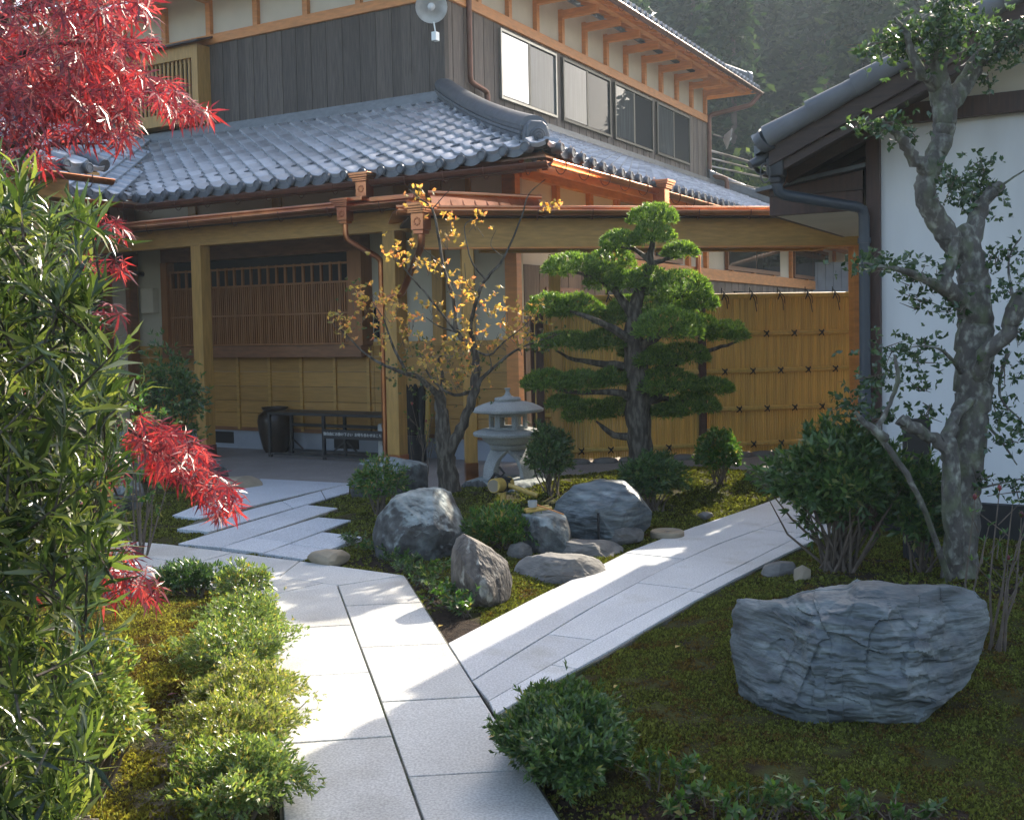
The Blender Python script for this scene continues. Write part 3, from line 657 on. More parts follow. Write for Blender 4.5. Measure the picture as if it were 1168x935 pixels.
# ---- tiled roof slopes
def tiles(name, e0, eu, ev, L, W, lo, hi, tw=.27, tl=.245, par=None, m='tile', flare=None, discs=True, guards=None):
    """e0 corner of the eave, eu unit along eave, ev unit up the slope; lo(v), hi(v) bounds of u"""
    nrm = np.cross(eu, ev); nrm = nrm if nrm[2] > 0 else -nrm; nrm = nrm/np.linalg.norm(nrm)
    us = np.array([0, .12, .36, .6, .72, .79, .86, .93, 1.0]); hh = np.where(us < .72, .022*(2*us/.72-1)**2, .022+.040*np.sin(np.pi*(us-.72)/.28))
    rows = int(math.ceil(W/tl)); V = []; F_ = []; n = 0
    def surf(u, v, h):
        p = e0+u*eu+v*ev+h*nrm
        if flare: p = p+np.array([0, 0, flare(u, v)])
        return p
    for r in range(rows):
        v0 = r*tl; v1 = min((r+1)*tl+.03, W); c = int(math.floor(lo(v0)/tw))-1; c1 = int(math.ceil(hi(v0)/tw))+1
        for k in range(c, c1):
            l0, h0, l1, h1 = lo(v0), hi(v0), lo(v1), hi(v1)
            if (k+1)*tw <= l0 or k*tw >= h0: continue
            jz = random.uniform(-.003, .003)
            vs = []
            for (v, dz, l_, h_) in ((v0, -.004, l0, h0), (v0, .042, l0, h0), (v0+.012, .048, l0, h0), (v1, .006, l1, h1)):
                for t, h in zip(us, hh): vs.append(surf(min(max((k+t)*tw, l_), h_), v, h+dz+jz+(random.uniform(0, .002))))
            V += vs
            for i in range(3):
                for j in range(8):
                    a = n+i*9+j; F_.append((a, a+1, a+10, a+9))
            n += 36
    o = np_mesh(name, np.array(V), np.array(F_), mt[m], par or house, smooth=False)
    o.data.polygons.foreach_set('use_smooth', [True]*len(o.data.polygons))
    try: o.data.set_sharp_from_angle(angle=R(38))
    except Exception: pass
    if discs:
        dn = norm(np.array([ev[0], ev[1], 0])); db = MB()
        k = int(math.floor(lo(0)/tw)); 
        while (k+.86)*tw < hi(0):
            if (k+.86)*tw > lo(0):
                c = surf((k+.86)*tw, 0, .012)
                db.cyl(c-dn*.062, c+dn*.05, .058, 16); db.cyl(c-dn*.066, c-dn*.06, .030, 12); sdn = np.array([dn[1], -dn[0], 0]); db.tube([c-dn*.064+.046*(math.cos(t)*sdn+math.sin(t)*np.array([0, 0, 1])) for t in np.linspace(0, 2*math.pi, 17)], .008, 5)
                pts = []
                for t in np.linspace(.98, 1.74, 7):
                    q = surf((k+t)*tw, 0, .03-.028*math.sin(math.pi*(t-.98)/.76)); pts.append(q)
                lip = [q+np.array([0, 0, -.075]) for q in pts]
                if (k+1.74)*tw < hi(0)+.1: db.slab(pts+lip[::-1], -dn*.018)
            k += 1
        part('eave_tiles', db, mt['tiledk'], o, True)
    if guards:
        gb = MB()
        k = int(math.floor(lo(guards)/tw))
        while (k+.4)*tw < hi(guards):
            if (k+.4)*tw > lo(guards)+.1:
                c = surf((k+.36)*tw, guards, .03)
                gb.tube([c+eu*.10*math.cos(t)+ev*.09*math.sin(t)+nrm*.02 for t in np.linspace(0, math.pi, 9)], .012, 6)
            k += 1
        part('snow_guards', gb, mt['tiledk'], o, True)
    return o
RZ, RT, EV = 3.42, 5.02, .93      # eave height, height at the wall, overhang
RUN = S2+EV; SLO = math.hypot(RUN, RT-RZ)
evA = norm(DB*RUN+np.array([0, 0, RT-RZ])); evB = norm(DA*RUN+np.array([0, 0, RT-RZ])); kk = RUN/SLO
flA = lambda u, v: .09*math.exp(-((u/.9)**2+(v/1.6)**2))
tiles('front_roof_slope', H.p(-EV, -EV, RZ), DA, evA, 12, SLO, lambda v: v*kk, lambda v: 6.25+v*kk, flare=flA, guards=.62)
tiles('side_roof_slope', H.p(-EV, -EV, RZ), DB, evB, 20, SLO, lambda v: v*kk, lambda v: B2+S2+2*EV-v*kk, flare=flA, guards=.62)
# slope of the left wing, facing right, meeting the front slope in a valley
evW = norm(DA*RUN+np.array([0, 0, RT-RZ])); wa = -EV+6.25
tiles('wing_roof_slope', H.p(wa, -EV, RZ), -DB, evW, 5, SLO, lambda v: -v*kk, lambda v: 5.2)
vl = MB(); vl.tube([H.p(wa-.02, -EV-.05, RZ+.03), H.p(wa+RUN, S2, RT+.03)], .085, 8, squash=.4); P('valley_flashing', vl, 'tiledk', True)
P('wing_wall', hb(6.45, 6.6, -4.4, .0, .2, 3.5), 'cream'); P('wing_wall', hb(6.40, 6.46, -2.6, -.5, .0, 2.6), 'dark')
for b in (-.1, -.55, -1.9, -3.3): P('wing_post', hb(6.36, 6.48, b-.07, b+.07, 0, 3.45), 'reddish')
P('wing_beam', hb(6.36, 6.5, -4.4, 0, 2.6, 2.8), 'reddish')
P('wing_soffit', MB().slab([H.p(wa, -EV, 3.40), H.p(wa, -6, 3.40), H.p(wa+1.2, -6, 3.9), H.p(wa+1.2, -EV+1, 3.9)], (0, 0, .02)), 'reddish')
gutter(H, H.p(wa-.05, -.9, 3.34), H.p(wa-.05, -6, 3.34), .06, 8, 'copper')
# hip ridge: layered tiles, a rounded cap and a faced end tile
def ridge(name, p0, p1, w=.30, h=.24, sag=.10, layers=4, mend=True, par=None):
    p0 = np.array(p0); p1 = np.array(p1); d = norm(p1-p0); sd = norm(np.cross(d, [0, 0, 1.])); up = np.array([0, 0, 1.]); mb = MB()
    ts = np.linspace(0, 1, 13); pts = [p0+(p1-p0)*t-up*sag*4*t*(1-t)*(1 if sag else 0) for t in ts]
    for k in range(layers):
        z0 = -.05+k*h/layers; ww = w/2*(1-.10*k/layers)+(.012 if k % 2 else 0)
        sec = [[q-ww*sd+z0*up, q+ww*sd+z0*up, q+(ww+.004)*sd+(z0+h/layers-.010)*up, q-(ww+.004)*sd+(z0+h/layers-.010)*up] for q in pts]
        mb.sweep(None, sec)
        if k < layers-1:
            sec = [[q-(ww-.025)*sd+(z0+h/layers-.012)*up, q+(ww-.025)*sd+(z0+h/layers-.012)*up, q+(ww-.025)*sd+(z0+h/layers+.004)*up, q-(ww-.025)*sd+(z0+h/layers+.004)*up] for q in pts]; mb.sweep(None, sec)
    zc = h-.055
    sec = [[q+(w*.50)*math.cos(t)*sd+(zc+w*.36*math.sin(t))*up for t in np.linspace(0, math.pi, 11)] for q in pts]
    mb.sweep(None, sec)
    o = P(name, mb, 'tiledk', True, parent=par)
    if mend:
        e = MB(); fr = Frame(p0-d*.02+up*.02, sd, d); hw = .135
        prof = [(-hw, -.10), (hw, -.10), (hw+.01, .10), (hw*.9, .20), (hw*.55, .245), (-hw*.55, .245), (-hw*.9, .20), (-hw-.01, .10)]
        e.slab([fr.p(a, 0, z*.85+.01) for a, z in prof], -d*.10)
        e.slab([fr.p(a*.86, 0, (z-.07)*.86+.09) for a, z in prof], -d*.125)
        for rr, q in ((.085, .15), (.060, .165), (.03, .18)): e.cyl(fr.p(0, 0, .09), fr.p(0, 0, .09)-d*q, rr, 20)
        for s in (-1, 1):
            for q in range(5): e.cyl(fr.p(s*(.12+.02*q), 0, -.07-.012*q), fr.p(s*(.12+.02*q), 0, -.07-.012*q)-d*.10, .034-.004*q, 10)
        e.cyl(fr.p(0, .0, -.13), fr.p(0, -.22, -.17), .075, 18); e.cyl(fr.p(0, -.2, -.168), fr.p(0, -.235, -.172), .058, 18)
        part('end_tile', e, mt['tiledk'], o, True, bevel=.006)
    return o
ridge('hip_ridge', H.p(-EV+.32, -EV+.32, RZ+.19), H.p(S2, S2, RT+.03), .32, .25, .07, 5)
ridge('hip_ridge', H.p(-EV+.32, B2+S2+EV-.32, RZ+.22), H.p(S2, B2, RT+.12), .30, .24, .05, 3)
# flashing course where the roof meets the upper wall
fa = MB()
for k, (z0, z1, o_) in enumerate([(-.04, .04, .24), (.045, .085, .20), (.09, .13, .16)]): fa.box(H, S2-.05, A2, S2-o_, S2-.01, RT+z0, RT+z1)
fa.box(H, S2-.02, A2, S2-.05, S2-.005, RT+.13, RT+.15); P('wall_flashing', fa, 'tiledk')
fa = MB()
for k, (z0, z1, o_) in enumerate([(-.04, .04, .24), (.045, .085, .20), (.09, .13, .16)]): fa.box(H, S2-o_, S2-.01, S2-.05, B2+.1, RT+z0, RT+z1)
P('wall_flashing', fa, 'tiledk')

# ---- upper storey
Z0, ZB, ZT = 5.0, 6.55, 7.35
P('upper_wall', MB().box(H, S2+.05, A2, S2+.05, B2-.05, Z0, 7.6), 'cream')
def boards(name, fr_fn, L0, L1, z0, z1, w=.165, m='burnt', gaps=()):
    mb = MB(); x = L0; i = 0
    while x < L1:
        x1 = min(x+w*random.uniform(.85, 1.12), L1)
        if not any(g0 < (x+x1)/2 < g1 for g0, g1 in gaps): fr_fn(mb, x+.002, x1-.002, z0, z1, .0 if i % 2 else .010)
        else:
            fr_fn(mb, x+.002, x1-.002, z0, 5.32, .0 if i % 2 else .010)
        x = x1; i += 1
    return P(name, mb, m)
boards('front_boards', lambda mb, x0, x1, z0, z1, o: mb.box(H, x0, x1, S2-.004+o*.8, S2+.05, z0, z1), S2+.10, A2, RT+.12, ZB)
WN = [(4.22, 6.23), (6.48, 8.58), (8.79, 10.82), (11.06, 13.14)]
boards('side_wall_boards', lambda mb, x0, x1, z0, z1, o: mb.box(H, S2-.004+o*.8, S2+.05, x0, x1, z0, z1), S2+.10, B2, RT+.05, ZB, .16, 'burntB')
P('corner_board', MB().box(H, S2-.02, S2+.1, S2-.02, S2+.1, RT+.0, ZT+.1), 'burnt', bevel=.004)
for i, (b0, b1) in enumerate(WN):
    z0, z1 = 5.34, 6.48
    f = MB(); t = .045; o_ = S2-.06
    f.box(H, o_, S2-.006, b0, b0+t, z0, z1).box(H, o_, S2-.006, b1-t, b1, z0, z1).box(H, o_, S2-.006, b0+t, b1-t, z0, z0+t).box(H, o_, S2-.006, b0+t, b1-t, z1-t, z1)
    w_ = P('upper_window', f, 'alum' if i == 0 else 'darkframe', bevel=.003)
    md = (b0+b1)/2
    P('sash', MB().box(H, o_+.008, o_+.03, md-.055, md+.0, z0+t, z1-t).box(H, o_+.02, o_+.045, md+.0, md+.04, z0+t, z1-t), 'darkframe', parent=w_)
    P('pane', hb(o_+.014, o_+.02, b0+t, md-.055, z0+t+.02, z1-t-.02), 'glassW' if i == 0 else 'glassA', parent=w_)
    P('pane', hb(o_+.030, o_+.036, md+.04, b1-t, z0+t+.02, z1-t-.02), 'glassA' if i == 0 else 'glassB', parent=w_)
P('band', hb(S2-.07, A2, S2-.05, S2+.05, ZB, ZB+.16), 'orange', bevel=.005); P('band', hb(S2-.05, S2+.05, S2-.06, B2+.05, ZB, ZB+.17), 'orange', bevel=.005)
for k in range(12): P('upper_post', hb(S2+.45+k*1.07, S2+.55+k*1.07, S2-.03, S2+.06, ZB+.16, ZT), 'orange')
for k in range(13): P('upper_post', hb(S2-.03, S2+.06, S2+.0+k*.98, S2+.1+k*.98, ZB+.17, ZT), 'orange')
# bracketed eaves
OE = 1.02
for k in range(12):
    a = S2+.5+k*1.07; P('eave_bracket', MB().box(H, a-.05, a+.05, S2-.72, S2, ZT-.10, ZT+.02), 'orange')
for k in range(13):
    b = S2+.05+k*.98; P('eave_bracket', MB().box(H, S2-.72, S2, b-.05, b+.05, ZT-.16, ZT-.02), 'orange')
P('eave_beam', hb(S2-.80, A2, S2-.78, S2-.66, ZT-.02, ZT+.14), 'orange'); P('eave_beam', hb(S2-.78, S2-.66, S2-.80, B2+.75, ZT-.02, ZT+.12), 'orange')
P('upper_soffit', MB().slab([H.p(S2-OE, S2-OE, ZT-.02), H.p(A2, S2-OE, ZT-.02), H.p(A2, S2, ZT+.33), H.p(S2, S2, ZT+.33)], (0, 0, .03)), 'beamh')
P('upper_soffit', MB().slab([H.p(S2-OE, S2-OE, ZT-.02), H.p(S2-OE, B2+OE, ZT-.02), H.p(S2, B2, ZT+.33), H.p(S2, S2, ZT+.33)], (0, 0, .03)), 'orange')
P('upper_soffit', MB().slab([H.p(S2-OE, B2+OE, ZT-.02), H.p(A2, B2+OE, ZT-.02), H.p(A2, B2, ZT+.33), H.p(S2, B2, ZT+.33)], (0, 0, .03)), 'orange')
for k in range(26): P('upper_rafter', MB().beam(H.p(S2-OE+.04, S2-.6+k*.52, ZT-.03), H.p(S2-.1, S2-.6+k*.52, ZT+.27), .05, .07), 'orange')
gutter(H, H.p(S2-OE-.07, S2-OE, ZT-.03), H.p(S2-OE-.07, B2+OE, ZT-.03), .06, 20, 'brownpipe')
uz = ZT+.06; rr = 4.2; evU = norm(DA*rr+np.array([0, 0, 1.9])); SU = math.hypot(rr, 1.9); ku = rr/SU
tiles('upper_side_roof', H.p(S2-OE, S2-OE, uz), DB, evU, 17, SU, lambda v: v*ku, lambda v: B2-S2+2*OE-v*ku)
evU2 = norm(DB*rr+np.array([0, 0, 1.9]))
tiles('upper_front_roof', H.p(S2-OE, S2-OE, uz), DA, evU2, 17, SU, lambda v: v*ku, lambda v: A2-S2+OE, discs=False)
P('upper_back_roof', MB().slab([H.p(S2-OE, B2+OE, uz), H.p(A2, B2+OE, uz), H.p(A2, B2+OE-rr, uz+1.9), H.p(S2-OE+rr, B2+OE-rr, uz+1.9)], (0, 0, .05)), 'tiledk')
ridge('upper_hip_ridge', H.p(S2-OE+.25, B2+OE-.25, uz+.2), H.p(S2-OE+rr, B2+OE-rr, uz+1.9+.1), .26, .2, .05, 3)
# far corner gutter and pipes
o = pipe([H.p(S2-OE-.07, B2+OE-.15, ZT-.08), H.p(S2-OE+.1, B2+OE-.35, ZT-.36), H.p(S2-.06, B2+.02, ZT-.62), H.p(S2-.06, B2+.02, 5.25), H.p(S2-.5, B2+.02, 5.15), H.p(S2-.5, B2+.02, 4.75)], .06, 'brownpipe')
pipe([H.p(S2-.07, S2+.62, 7.3), H.p(S2-.07, S2+.62, 5.42), H.p(S2-.10, S2+1.08, 5.34), H.p(S2-.10, S2+1.08, 5.12)], .045, 'brownpipe')
# lattice bay on the upper front wall
bay = MB(); b0 = S2-.30
bay.box(H, 7.38, 7.52, b0, S2, 5.22, 6.52).box(H, 9.3, 9.44, b0, S2, 5.22, 6.52).box(H, 7.52, 9.3, b0, S2, 5.22, 5.42).box(H, 7.52, 9.3, b0, S2, 6.30, 6.52)
o = P('lattice_bay', bay, 'beam', bevel=.006); P('bay_backing', hb(7.52, 9.3, S2-.05, S2-.01, 5.42, 6.3), 'dark', parent=o)
lb = MB()
for k in range(17): lb.box(H, 7.60+k*.10, 7.64+k*.10, b0+.04, b0+.07, 5.42, 6.3)
P('bay_slats', lb, 'beam', parent=o)
P('bay_roof', MB().slab([H.p(7.25, b0-.12, 6.52), H.p(9.6, b0-.12, 6.52), H.p(9.6, S2, 6.66), H.p(7.25, S2, 6.66)], (0, 0, .03)), 'darkwood', parent=o)
# flood light by the near corner, reflector lamp by the far one
fc = H.p(*H.onb(492, 8, S2-.3)[:1], S2-.3, H.onb(492, 8, S2-.3)[1]); vd = norm(EYE-fc); 
def dish(name, c, d, s, par=house):
    d = norm(np.array(d)); sd = norm(np.cross(d, [0, 0, 1])); u2 = np.cross(sd, d); prof = [(.0, -.10), (.05, -.10), (.09, -.07), (.17, -.01), (.20, .0), (.205, .015), (.19, .012), (.165, -.005), (.09, -.06), (.0, -.07)]
    mb = MB(); n = 28; vs = []
    for r, z in prof:
        for k in range(n): t = 2*math.pi*k/n; vs.append(c+s*(r*math.cos(t)*sd+r*math.sin(t)*u2+z*d))
    fs = [(i*n+k, i*n+(k+1) % n, (i+1)*n+(k+1) % n, (i+1)*n+k) for i in range(len(prof)-1) for k in range(n)]
    mb.add(vs, fs); o = part(name, mb, mt['greyst'], par, True)
    b = MB(); sec = [(.001, -.06), (.035, -.05), (.05, -.01), (.045, .03), (.02, .05), (.001, .052)]; vs = [c+s*(r*math.cos(2*math.pi*k/16)*sd+r*math.sin(2*math.pi*k/16)*u2+z*d) for r, z in sec for k in range(16)]
    b.add(vs, [(i*16+k, i*16+(k+1) % 16, (i+1)*16+(k+1) % 16, (i+1)*16+k) for i in range(5) for k in range(16)]); part('bulb', b, mt['plaster'], o, True)
    mb = MB(); mb.tube([c-d*s*.08, c-d*s*.14+np.array([0, 0, -.02]), c-d*s*.14-.22*d], .02, 8); part('lamp_arm', mb, mt['iron'], o, True); return o
dish('flood_light', fc, vd*1.0+np.array([.0, 0, -.25]), 1.15)
P('sensor', MB().box(Frame(fc+np.array([.05, 0, -.42]), DA, DB), -.04, .04, -.05, .05, -.08, .05).tube([fc+np.array([0.03, 0, -.22]), fc+np.array([.05, 0, -.36])], .012, 6), 'whitemet', bevel=.008)
fc = H.p(S2-.55, B2+.05, H.ona(818, 152, S2-.55)[1]); dish('reflector_lamp', fc, (.95, -.05, -.25), 1.25)

# ================================================================== ENTRANCE ROOF (left, mostly behind the red leaves)
ent = thing('entrance_porch', 'small tiled entrance roof with copper gutter behind the red leaves at far left', 'porch', H.p(4.2, -4.5, 0))
ea = H.onb(118, 196, -3.2); za = ea[1]
evE = norm(DA*2.6+np.array([0, 0, 1.25]))
tiles('roof_slope', H.p(ea[0], -3.2, za), -DB, evE, 3.6, 2.6, lambda v: 0, lambda v: 3.4, par=ent)
def PE(n, mb, m, **k): return part(n, mb, mt[m], ent, **k)
gutter(H, H.p(ea[0]-.06, -3.15, za-.09), H.p(ea[0]-.06, -6.6, za-.09), .055, 6, 'copper', par=ent)
PE('soffit', MB().slab([H.p(ea[0], -3.25, za-.05), H.p(ea[0], -6.6, za-.05), H.p(ea[0]+2.3, -6.6, za+1.0), H.p(ea[0]+2.3, -3.25, za+1.0)], (0, 0, .03)), 'beamh')
PE('beam', MB().box(H, ea[0]+.3, ea[0]+.46, -6.6, -3.4, za-.28, za-.06), 'beamh')
PE('verge_tiles', MB().tube([H.p(ea[0]-.02, -3.2, za+.06), H.p(ea[0]+2.4, -3.2, za+1.2)], .07, 10), 'tiledk', smooth=True)
for b in (-3.7, -6.4): PE('post', MB().box(H, ea[0]+.32, ea[0]+.45, b-.065, b+.065, 0, za-.28), 'beam')

# ================================================================== GATE CORRIDOR (C frame)
cor = thing('roofed_corridor', 'low copper roofed corridor on pale cedar posts leading past the bamboo fence', 'corridor', G.p(2, .5, 0))
def PC(n, mb, m, **k): return part(n, mb, mt[m], cor, **k)
for c, d, s, z in [(0, 0, .062, 2.44), (4.385, 0, .062, 2.44), (1.17, 1.05, .058, 2.44), (5.02, 1.20, .06, 2.44)]:
    o = PC('post', MB().box(G, c-s, c+s, d-s, d+s, .2 if c == 0 else .0, z), 'beam' if c < 4 else 'orange', bevel=.004)
    if c == 0: part('post_shoe', MB().box(G, c-s-.003, c+s+.003, d-s-.003, d+s+.003, -.02, .2), mt['copper'], o)
PC('beam', MB().box(G, -.56, 4.45, -.06, .06, 2.44, 2.74), 'beamh', bevel=.005)
PC('trim', MB().box(G, -.5, 4.45, -.075, .075, 2.425, 2.44), 'orange')
PC('beam', MB().box(G, .3, 4.45, 1.0, 1.12, 2.46, 2.70), 'beamh')
PC('tie_beam', MB().box(G, 4.33, 4.44, .06, 1.0, 2.46, 2.7), 'beam'); PC('tie_beam', MB().box(G, 1.12, 1.22, .06, 1.0, 2.46, 2.62), 'beam')
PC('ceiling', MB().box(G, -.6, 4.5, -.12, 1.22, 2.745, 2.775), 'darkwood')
PC('roof', MB().slab([G.p(-.72, -.22, 2.80), G.p(4.6, -.22, 2.80), G.p(4.6, .55, 2.85), G.p(-.72, .55, 2.85)], (0, 0, .02)).slab([G.p(-.72, .55, 2.85), G.p(4.6, .55, 2.85), G.p(4.6, 1.3, 2.80), G.p(-.72, 1.3, 2.80)], (0, 0, .02)), 'copper')
gutter(G, G.p(-.74, -.27, 2.79), G.p(4.45, -.27, 2.79), .045, 9, 'copper', par=cor)
PC('copper_edging', MB().tube([G.p(-.74, -.225, 2.835), G.p(4.5, -.225, 2.825)], .02, 8).box(G, -.72, 4.5, -.235, -.205, 2.76, 2.82), 'copper', smooth=True)
PC('raised_flashing', MB().slab([G.p(-.36, -.12, 2.85), G.p(.80, -.10, 2.85), G.p(.80, .16, 2.96), G.p(-.36, .10, 3.00)], (0, 0, .008)).slab([G.p(-.36, .10, 2.85), G.p(.80, .16, 2.85), G.p(.80, .16, 2.97), G.p(-.36, .10, 3.01)], (0, .006, 0)), 'copper')
sm = MB()
for k in range(9):
    c = -.28+k*.125; sm.tube([G.p(c, -.12, 2.865), G.p(c, .12, 2.99-.004*k)], .008, 6)
PC('seams', sm, 'copper', smooth=True)
PC('roll_cap', MB().tube([G.p(-.38, .11, 3.02), G.p(.84, .17, 2.985)], .026, 10), 'copper', smooth=True)
hc = G.p(-.50, -.30, 2.86); o = hopper(hc, .98, par=cor)
pj = H.p(1.04-.02, PB-.05, 0)
pipe([hc+np.array([0, 0, -.3]), hc+np.array([0, 0, -.42]), np.array([pj[0]+.12, pj[1]-.1, 2.02]), pw+np.array([0.02, -.02, 1.94])], .038, par=cor)

# ---- bamboo fence
fen = thing('bamboo_fence', 'yellow split bamboo fence tied with black cord behind the pruned pine', 'fence', G.p(3, 1.2, 0))
FD = 1.2
def PF(n, mb, m, **k): return part(n, mb, mt[m], fen, **k)
sl_ = MB(); x = .95
while x < 4.92:
    wdt = random.uniform(.024, .031); n = 5; xc = x+wdt/2; z0 = .03+random.uniform(-.01, .01); ring = []
    nd = sorted(random.uniform(.15, 1.8) for _ in range(4)); zs_ = [z0]+[z for q_ in nd for z in (q_-.012, q_, q_+.012)]+[1.90]; zs_ = sorted(zs_)
    for z in zs_:
        bl = 1.18 if z in nd else 1.
        ring.append([G.p(xc+wdt/2*math.cos(t), FD-wdt*.42*bl*math.sin(t), z) for t in np.linspace(0, math.pi, n)]+[G.p(xc-wdt/2, FD+.01, z), G.p(xc+wdt/2, FD+.01, z)])
    sl_.sweep(None, ring); x += wdt+.0035
o = PF('bamboo_slats', sl_, 'bamboo', smooth=True)
ZR = [.13, .56, 1.02, 1.47, 1.93]
for k, z in enumerate(ZR):
    top = k == 4
    for a, b in ((.95, 2.95), (3.05, 4.92)) if not top else ((.9, 4.95),):
        if top: m_ = MB().tube([G.p(a, FD-.02, z), G.p(b, FD-.02, z)], .036, 10)
        else: m_ = MB().tube([G.p(a, FD-.035, z-.003), G.p(b, FD-.035, z-.003)], .024, 8).tube([G.p(a, FD-.03, z+.02), G.p(b, FD-.03, z+.02)], .016, 8)
        PF('rail', m_, 'bamboo', smooth=True)
for c in (1.0, 3.0): PF('post', MB().box(G, c-.042, c+.042, FD-.075, FD+.05, 0, 1.9), 'darkpost', bevel=.004)
PF('post', MB().box(G, .95-.03, 1.0, FD+.05, FD+.1, 0, 1.9), 'darkpost')
for k, z in enumerate(ZR):
    for i in range(11):
        c = 1.12+i*.36+(.18 if k in (1, 3) else 0)
        if abs(c-3) < .1 or c > 4.88: continue
        t = MB()
        if k < 4:
            for s in (-1, 1): t.tube([G.p(c-.032, FD-.05, z+s*.036), G.p(c, FD-.078, z+s*.004), G.p(c+.032, FD-.05, z-s*.036)], .0075, 6)
            t.tube([G.p(c-.03, FD-.068, z+.02), G.p(c+.03, FD-.068, z+.02)], .006, 5); t.tube([G.p(c-.012, FD-.07, z), G.p(c+.012, FD-.07, z)], .014, 6)
        else:
            t.tube([G.p(c-.03, FD-.06, z-.05), G.p(c-.012, FD-.07, z+.0), G.p(c+.005, FD-.045, z+.045), G.p(c, FD+.0, z+.07)], .008, 6)
            t.tube([G.p(c-.01, FD-.06, z+.03), G.p(c+.03, FD-.068, z-.06), G.p(c+.05+random.uniform(-.01, .02), FD-.05, z-.15-random.uniform(0, .06))], .006, 5)
            t.tube([G.p(c+.0, FD-.05, z+.04), G.p(c+.05, FD-.07, z-.02), G.p(c+.06, FD-.06, z-.10)], .005, 5); t.tube([G.p(c-.02, FD-.03, z+.03), G.p(c-.02, FD-.03, z+.10)], .006, 5)
        PF('cord_tie', t, 'cord')
# row of stones along the foot of the fence
for i in range(12):
    c = 1.1+i*.33+random.uniform(-.04, .04); r = random.uniform(.10, .15)
    p = G.p(c, FD-.14, -.02); mb = MB(); prof = [(r*.9, 0), (r, .03), (r*.85, .06), (r*.4, .075)]
    mb.lathe(p, prof, 12, rot=i, sx=1.25, sy=.7); o = part('edging_stone', mb, mt['rockflat'], None, True, org=p)
    tagit(o, 'low rounded stone in the row along the foot of the bamboo fence', 'stone', 'stones lining the foot of the bamboo fence')

# ================================================================== STOREHOUSE (K frame)
kura = thing('storehouse', 'white plastered storehouse with dark timbers and a steep tiled gable roof at right', 'storehouse', K.p(1.2, 1, 0))
def PK(n, mb, m, **k): return part(n, mb, mt[m], kura, **k)
PK('wall', MB().slab([K.p(.02, .04, .26), K.p(6.2, .04, .26), K.p(6.2, .04, 3.9), K.p(3.2, .04, 5.2), K.p(.02, .04, 3.35)], DB*.2), 'kura')
PK('side_wall', MB().box(K, .03, .2, .25, 7, .26, 3.3), 'kura')
PK('foundation', MB().box(K, .0, 6.2, .0, .3, -.1, .255).box(K, 0, .3, .3, 7, -.1, .255), 'black')
PK('corner_post', MB().box(K, -.0, .10, -.02, .1, .0, 3.15), 'darkpost', bevel=.004)
PK('tie_beam', MB().box(K, .0, 6.2, -.045, .03, 3.045, 3.19), 'darkpost', bevel=.004)
PK('gable_panel', MB().slab([K.p(.02, .0, 3.19), K.p(6.0, .0, 3.19), K.p(3.2, .0, 4.9), K.p(.3, .0, 3.42)], DB*.038), 'cream')
# roof: pitch from the verge line of the photograph
KO = -.70; ks = .462; kz = lambda a: 2.895+ks*(a+.62)
for o_, th_, m_, nm in [(0, .0, 'tiledk', 'roof')]:
    PK(nm, MB().slab([K.p(-.66, KO+.05, kz(-.66)-.05), K.p(3.2, KO+.05, kz(3.2)-.05), K.p(3.2, 8, kz(3.2)-.05), K.p(-.66, 8, kz(-.66)-.05)], (0, 0, .05))
       .slab([K.p(7.0, KO+.05, kz(-.66)-.05), K.p(3.21, KO+.05, kz(3.2)-.05), K.p(3.21, 8, kz(3.2)-.05), K.p(7.0, 8, kz(-.66)-.05)], (0, 0, .05)), m_)
evK = norm(-DA*1.0+np.array([0, 0, ks])); 
tiles('roof_tiles', K.p(-.66, 8, kz(-.66)), -DB, evK, 8.6, 4.2, lambda v: 0, lambda v: 8.6, par=kura)
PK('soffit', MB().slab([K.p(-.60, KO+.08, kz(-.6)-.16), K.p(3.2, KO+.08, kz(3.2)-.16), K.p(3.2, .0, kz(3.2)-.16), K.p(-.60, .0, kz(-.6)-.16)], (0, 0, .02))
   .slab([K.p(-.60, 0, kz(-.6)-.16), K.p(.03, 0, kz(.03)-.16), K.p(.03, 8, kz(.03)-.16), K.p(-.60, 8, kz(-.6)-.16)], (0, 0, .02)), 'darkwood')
for z0, z1, o_, a0 in [(-.20, -.035, 0, -.55), (-.27, -.20, .035, -.50)]:
    PK('barge_board', MB().slab([K.p(a0, KO+.02+o_, kz(a0)+z0), K.p(3.3, KO+.02+o_, kz(3.3)+z0), K.p(3.3, KO+.02+o_, kz(3.3)+z1), K.p(a0, KO+.02+o_, kz(a0)+z1)], DB*.045), 'darkwood', bevel=.004)
vt = MB(); L = 4.2
for k in range(13):
    a0 = -.56+k*.31; 
    mbp = [K.p(a0+q*.32, KO+.0, kz(a0+q*.32)+.005+(.012 if q == 0 else 0)) for q in (0, 1)]
    vt.tube([mbp[0], mbp[1]], [.082, .066], 14)
PK('verge_tiles', vt, 'tilegrey', smooth=True)
PK('verge_end', MB().tube([K.p(-.61, KO+.02, kz(-.61)-.01), K.p(-.55, KO, kz(-.55)+.0)], [.075, .09], 14).tube([K.p(-.70, KO+.06, kz(-.70)-.10), K.p(-.58, KO+.16, kz(-.6)-.08)], [.03, .055], 10), 'tiledk', smooth=True)
for k in range(7): PK('rafter', MB().beam(K.p(-.58, -.1+k*.5, kz(-.58)-.205), K.p(.05, -.1+k*.5, kz(.05)-.205), .05, .08), 'darkwood')
rt = MB()
for k in range(9): rt.tube([K.p(-.62, -.55+k*.27, kz(-.62)-.05), K.p(-.56, -.55+k*.27, kz(-.56)-.05)], .05, 8)
PK('eave_ends', rt, 'tiledk', smooth=True)
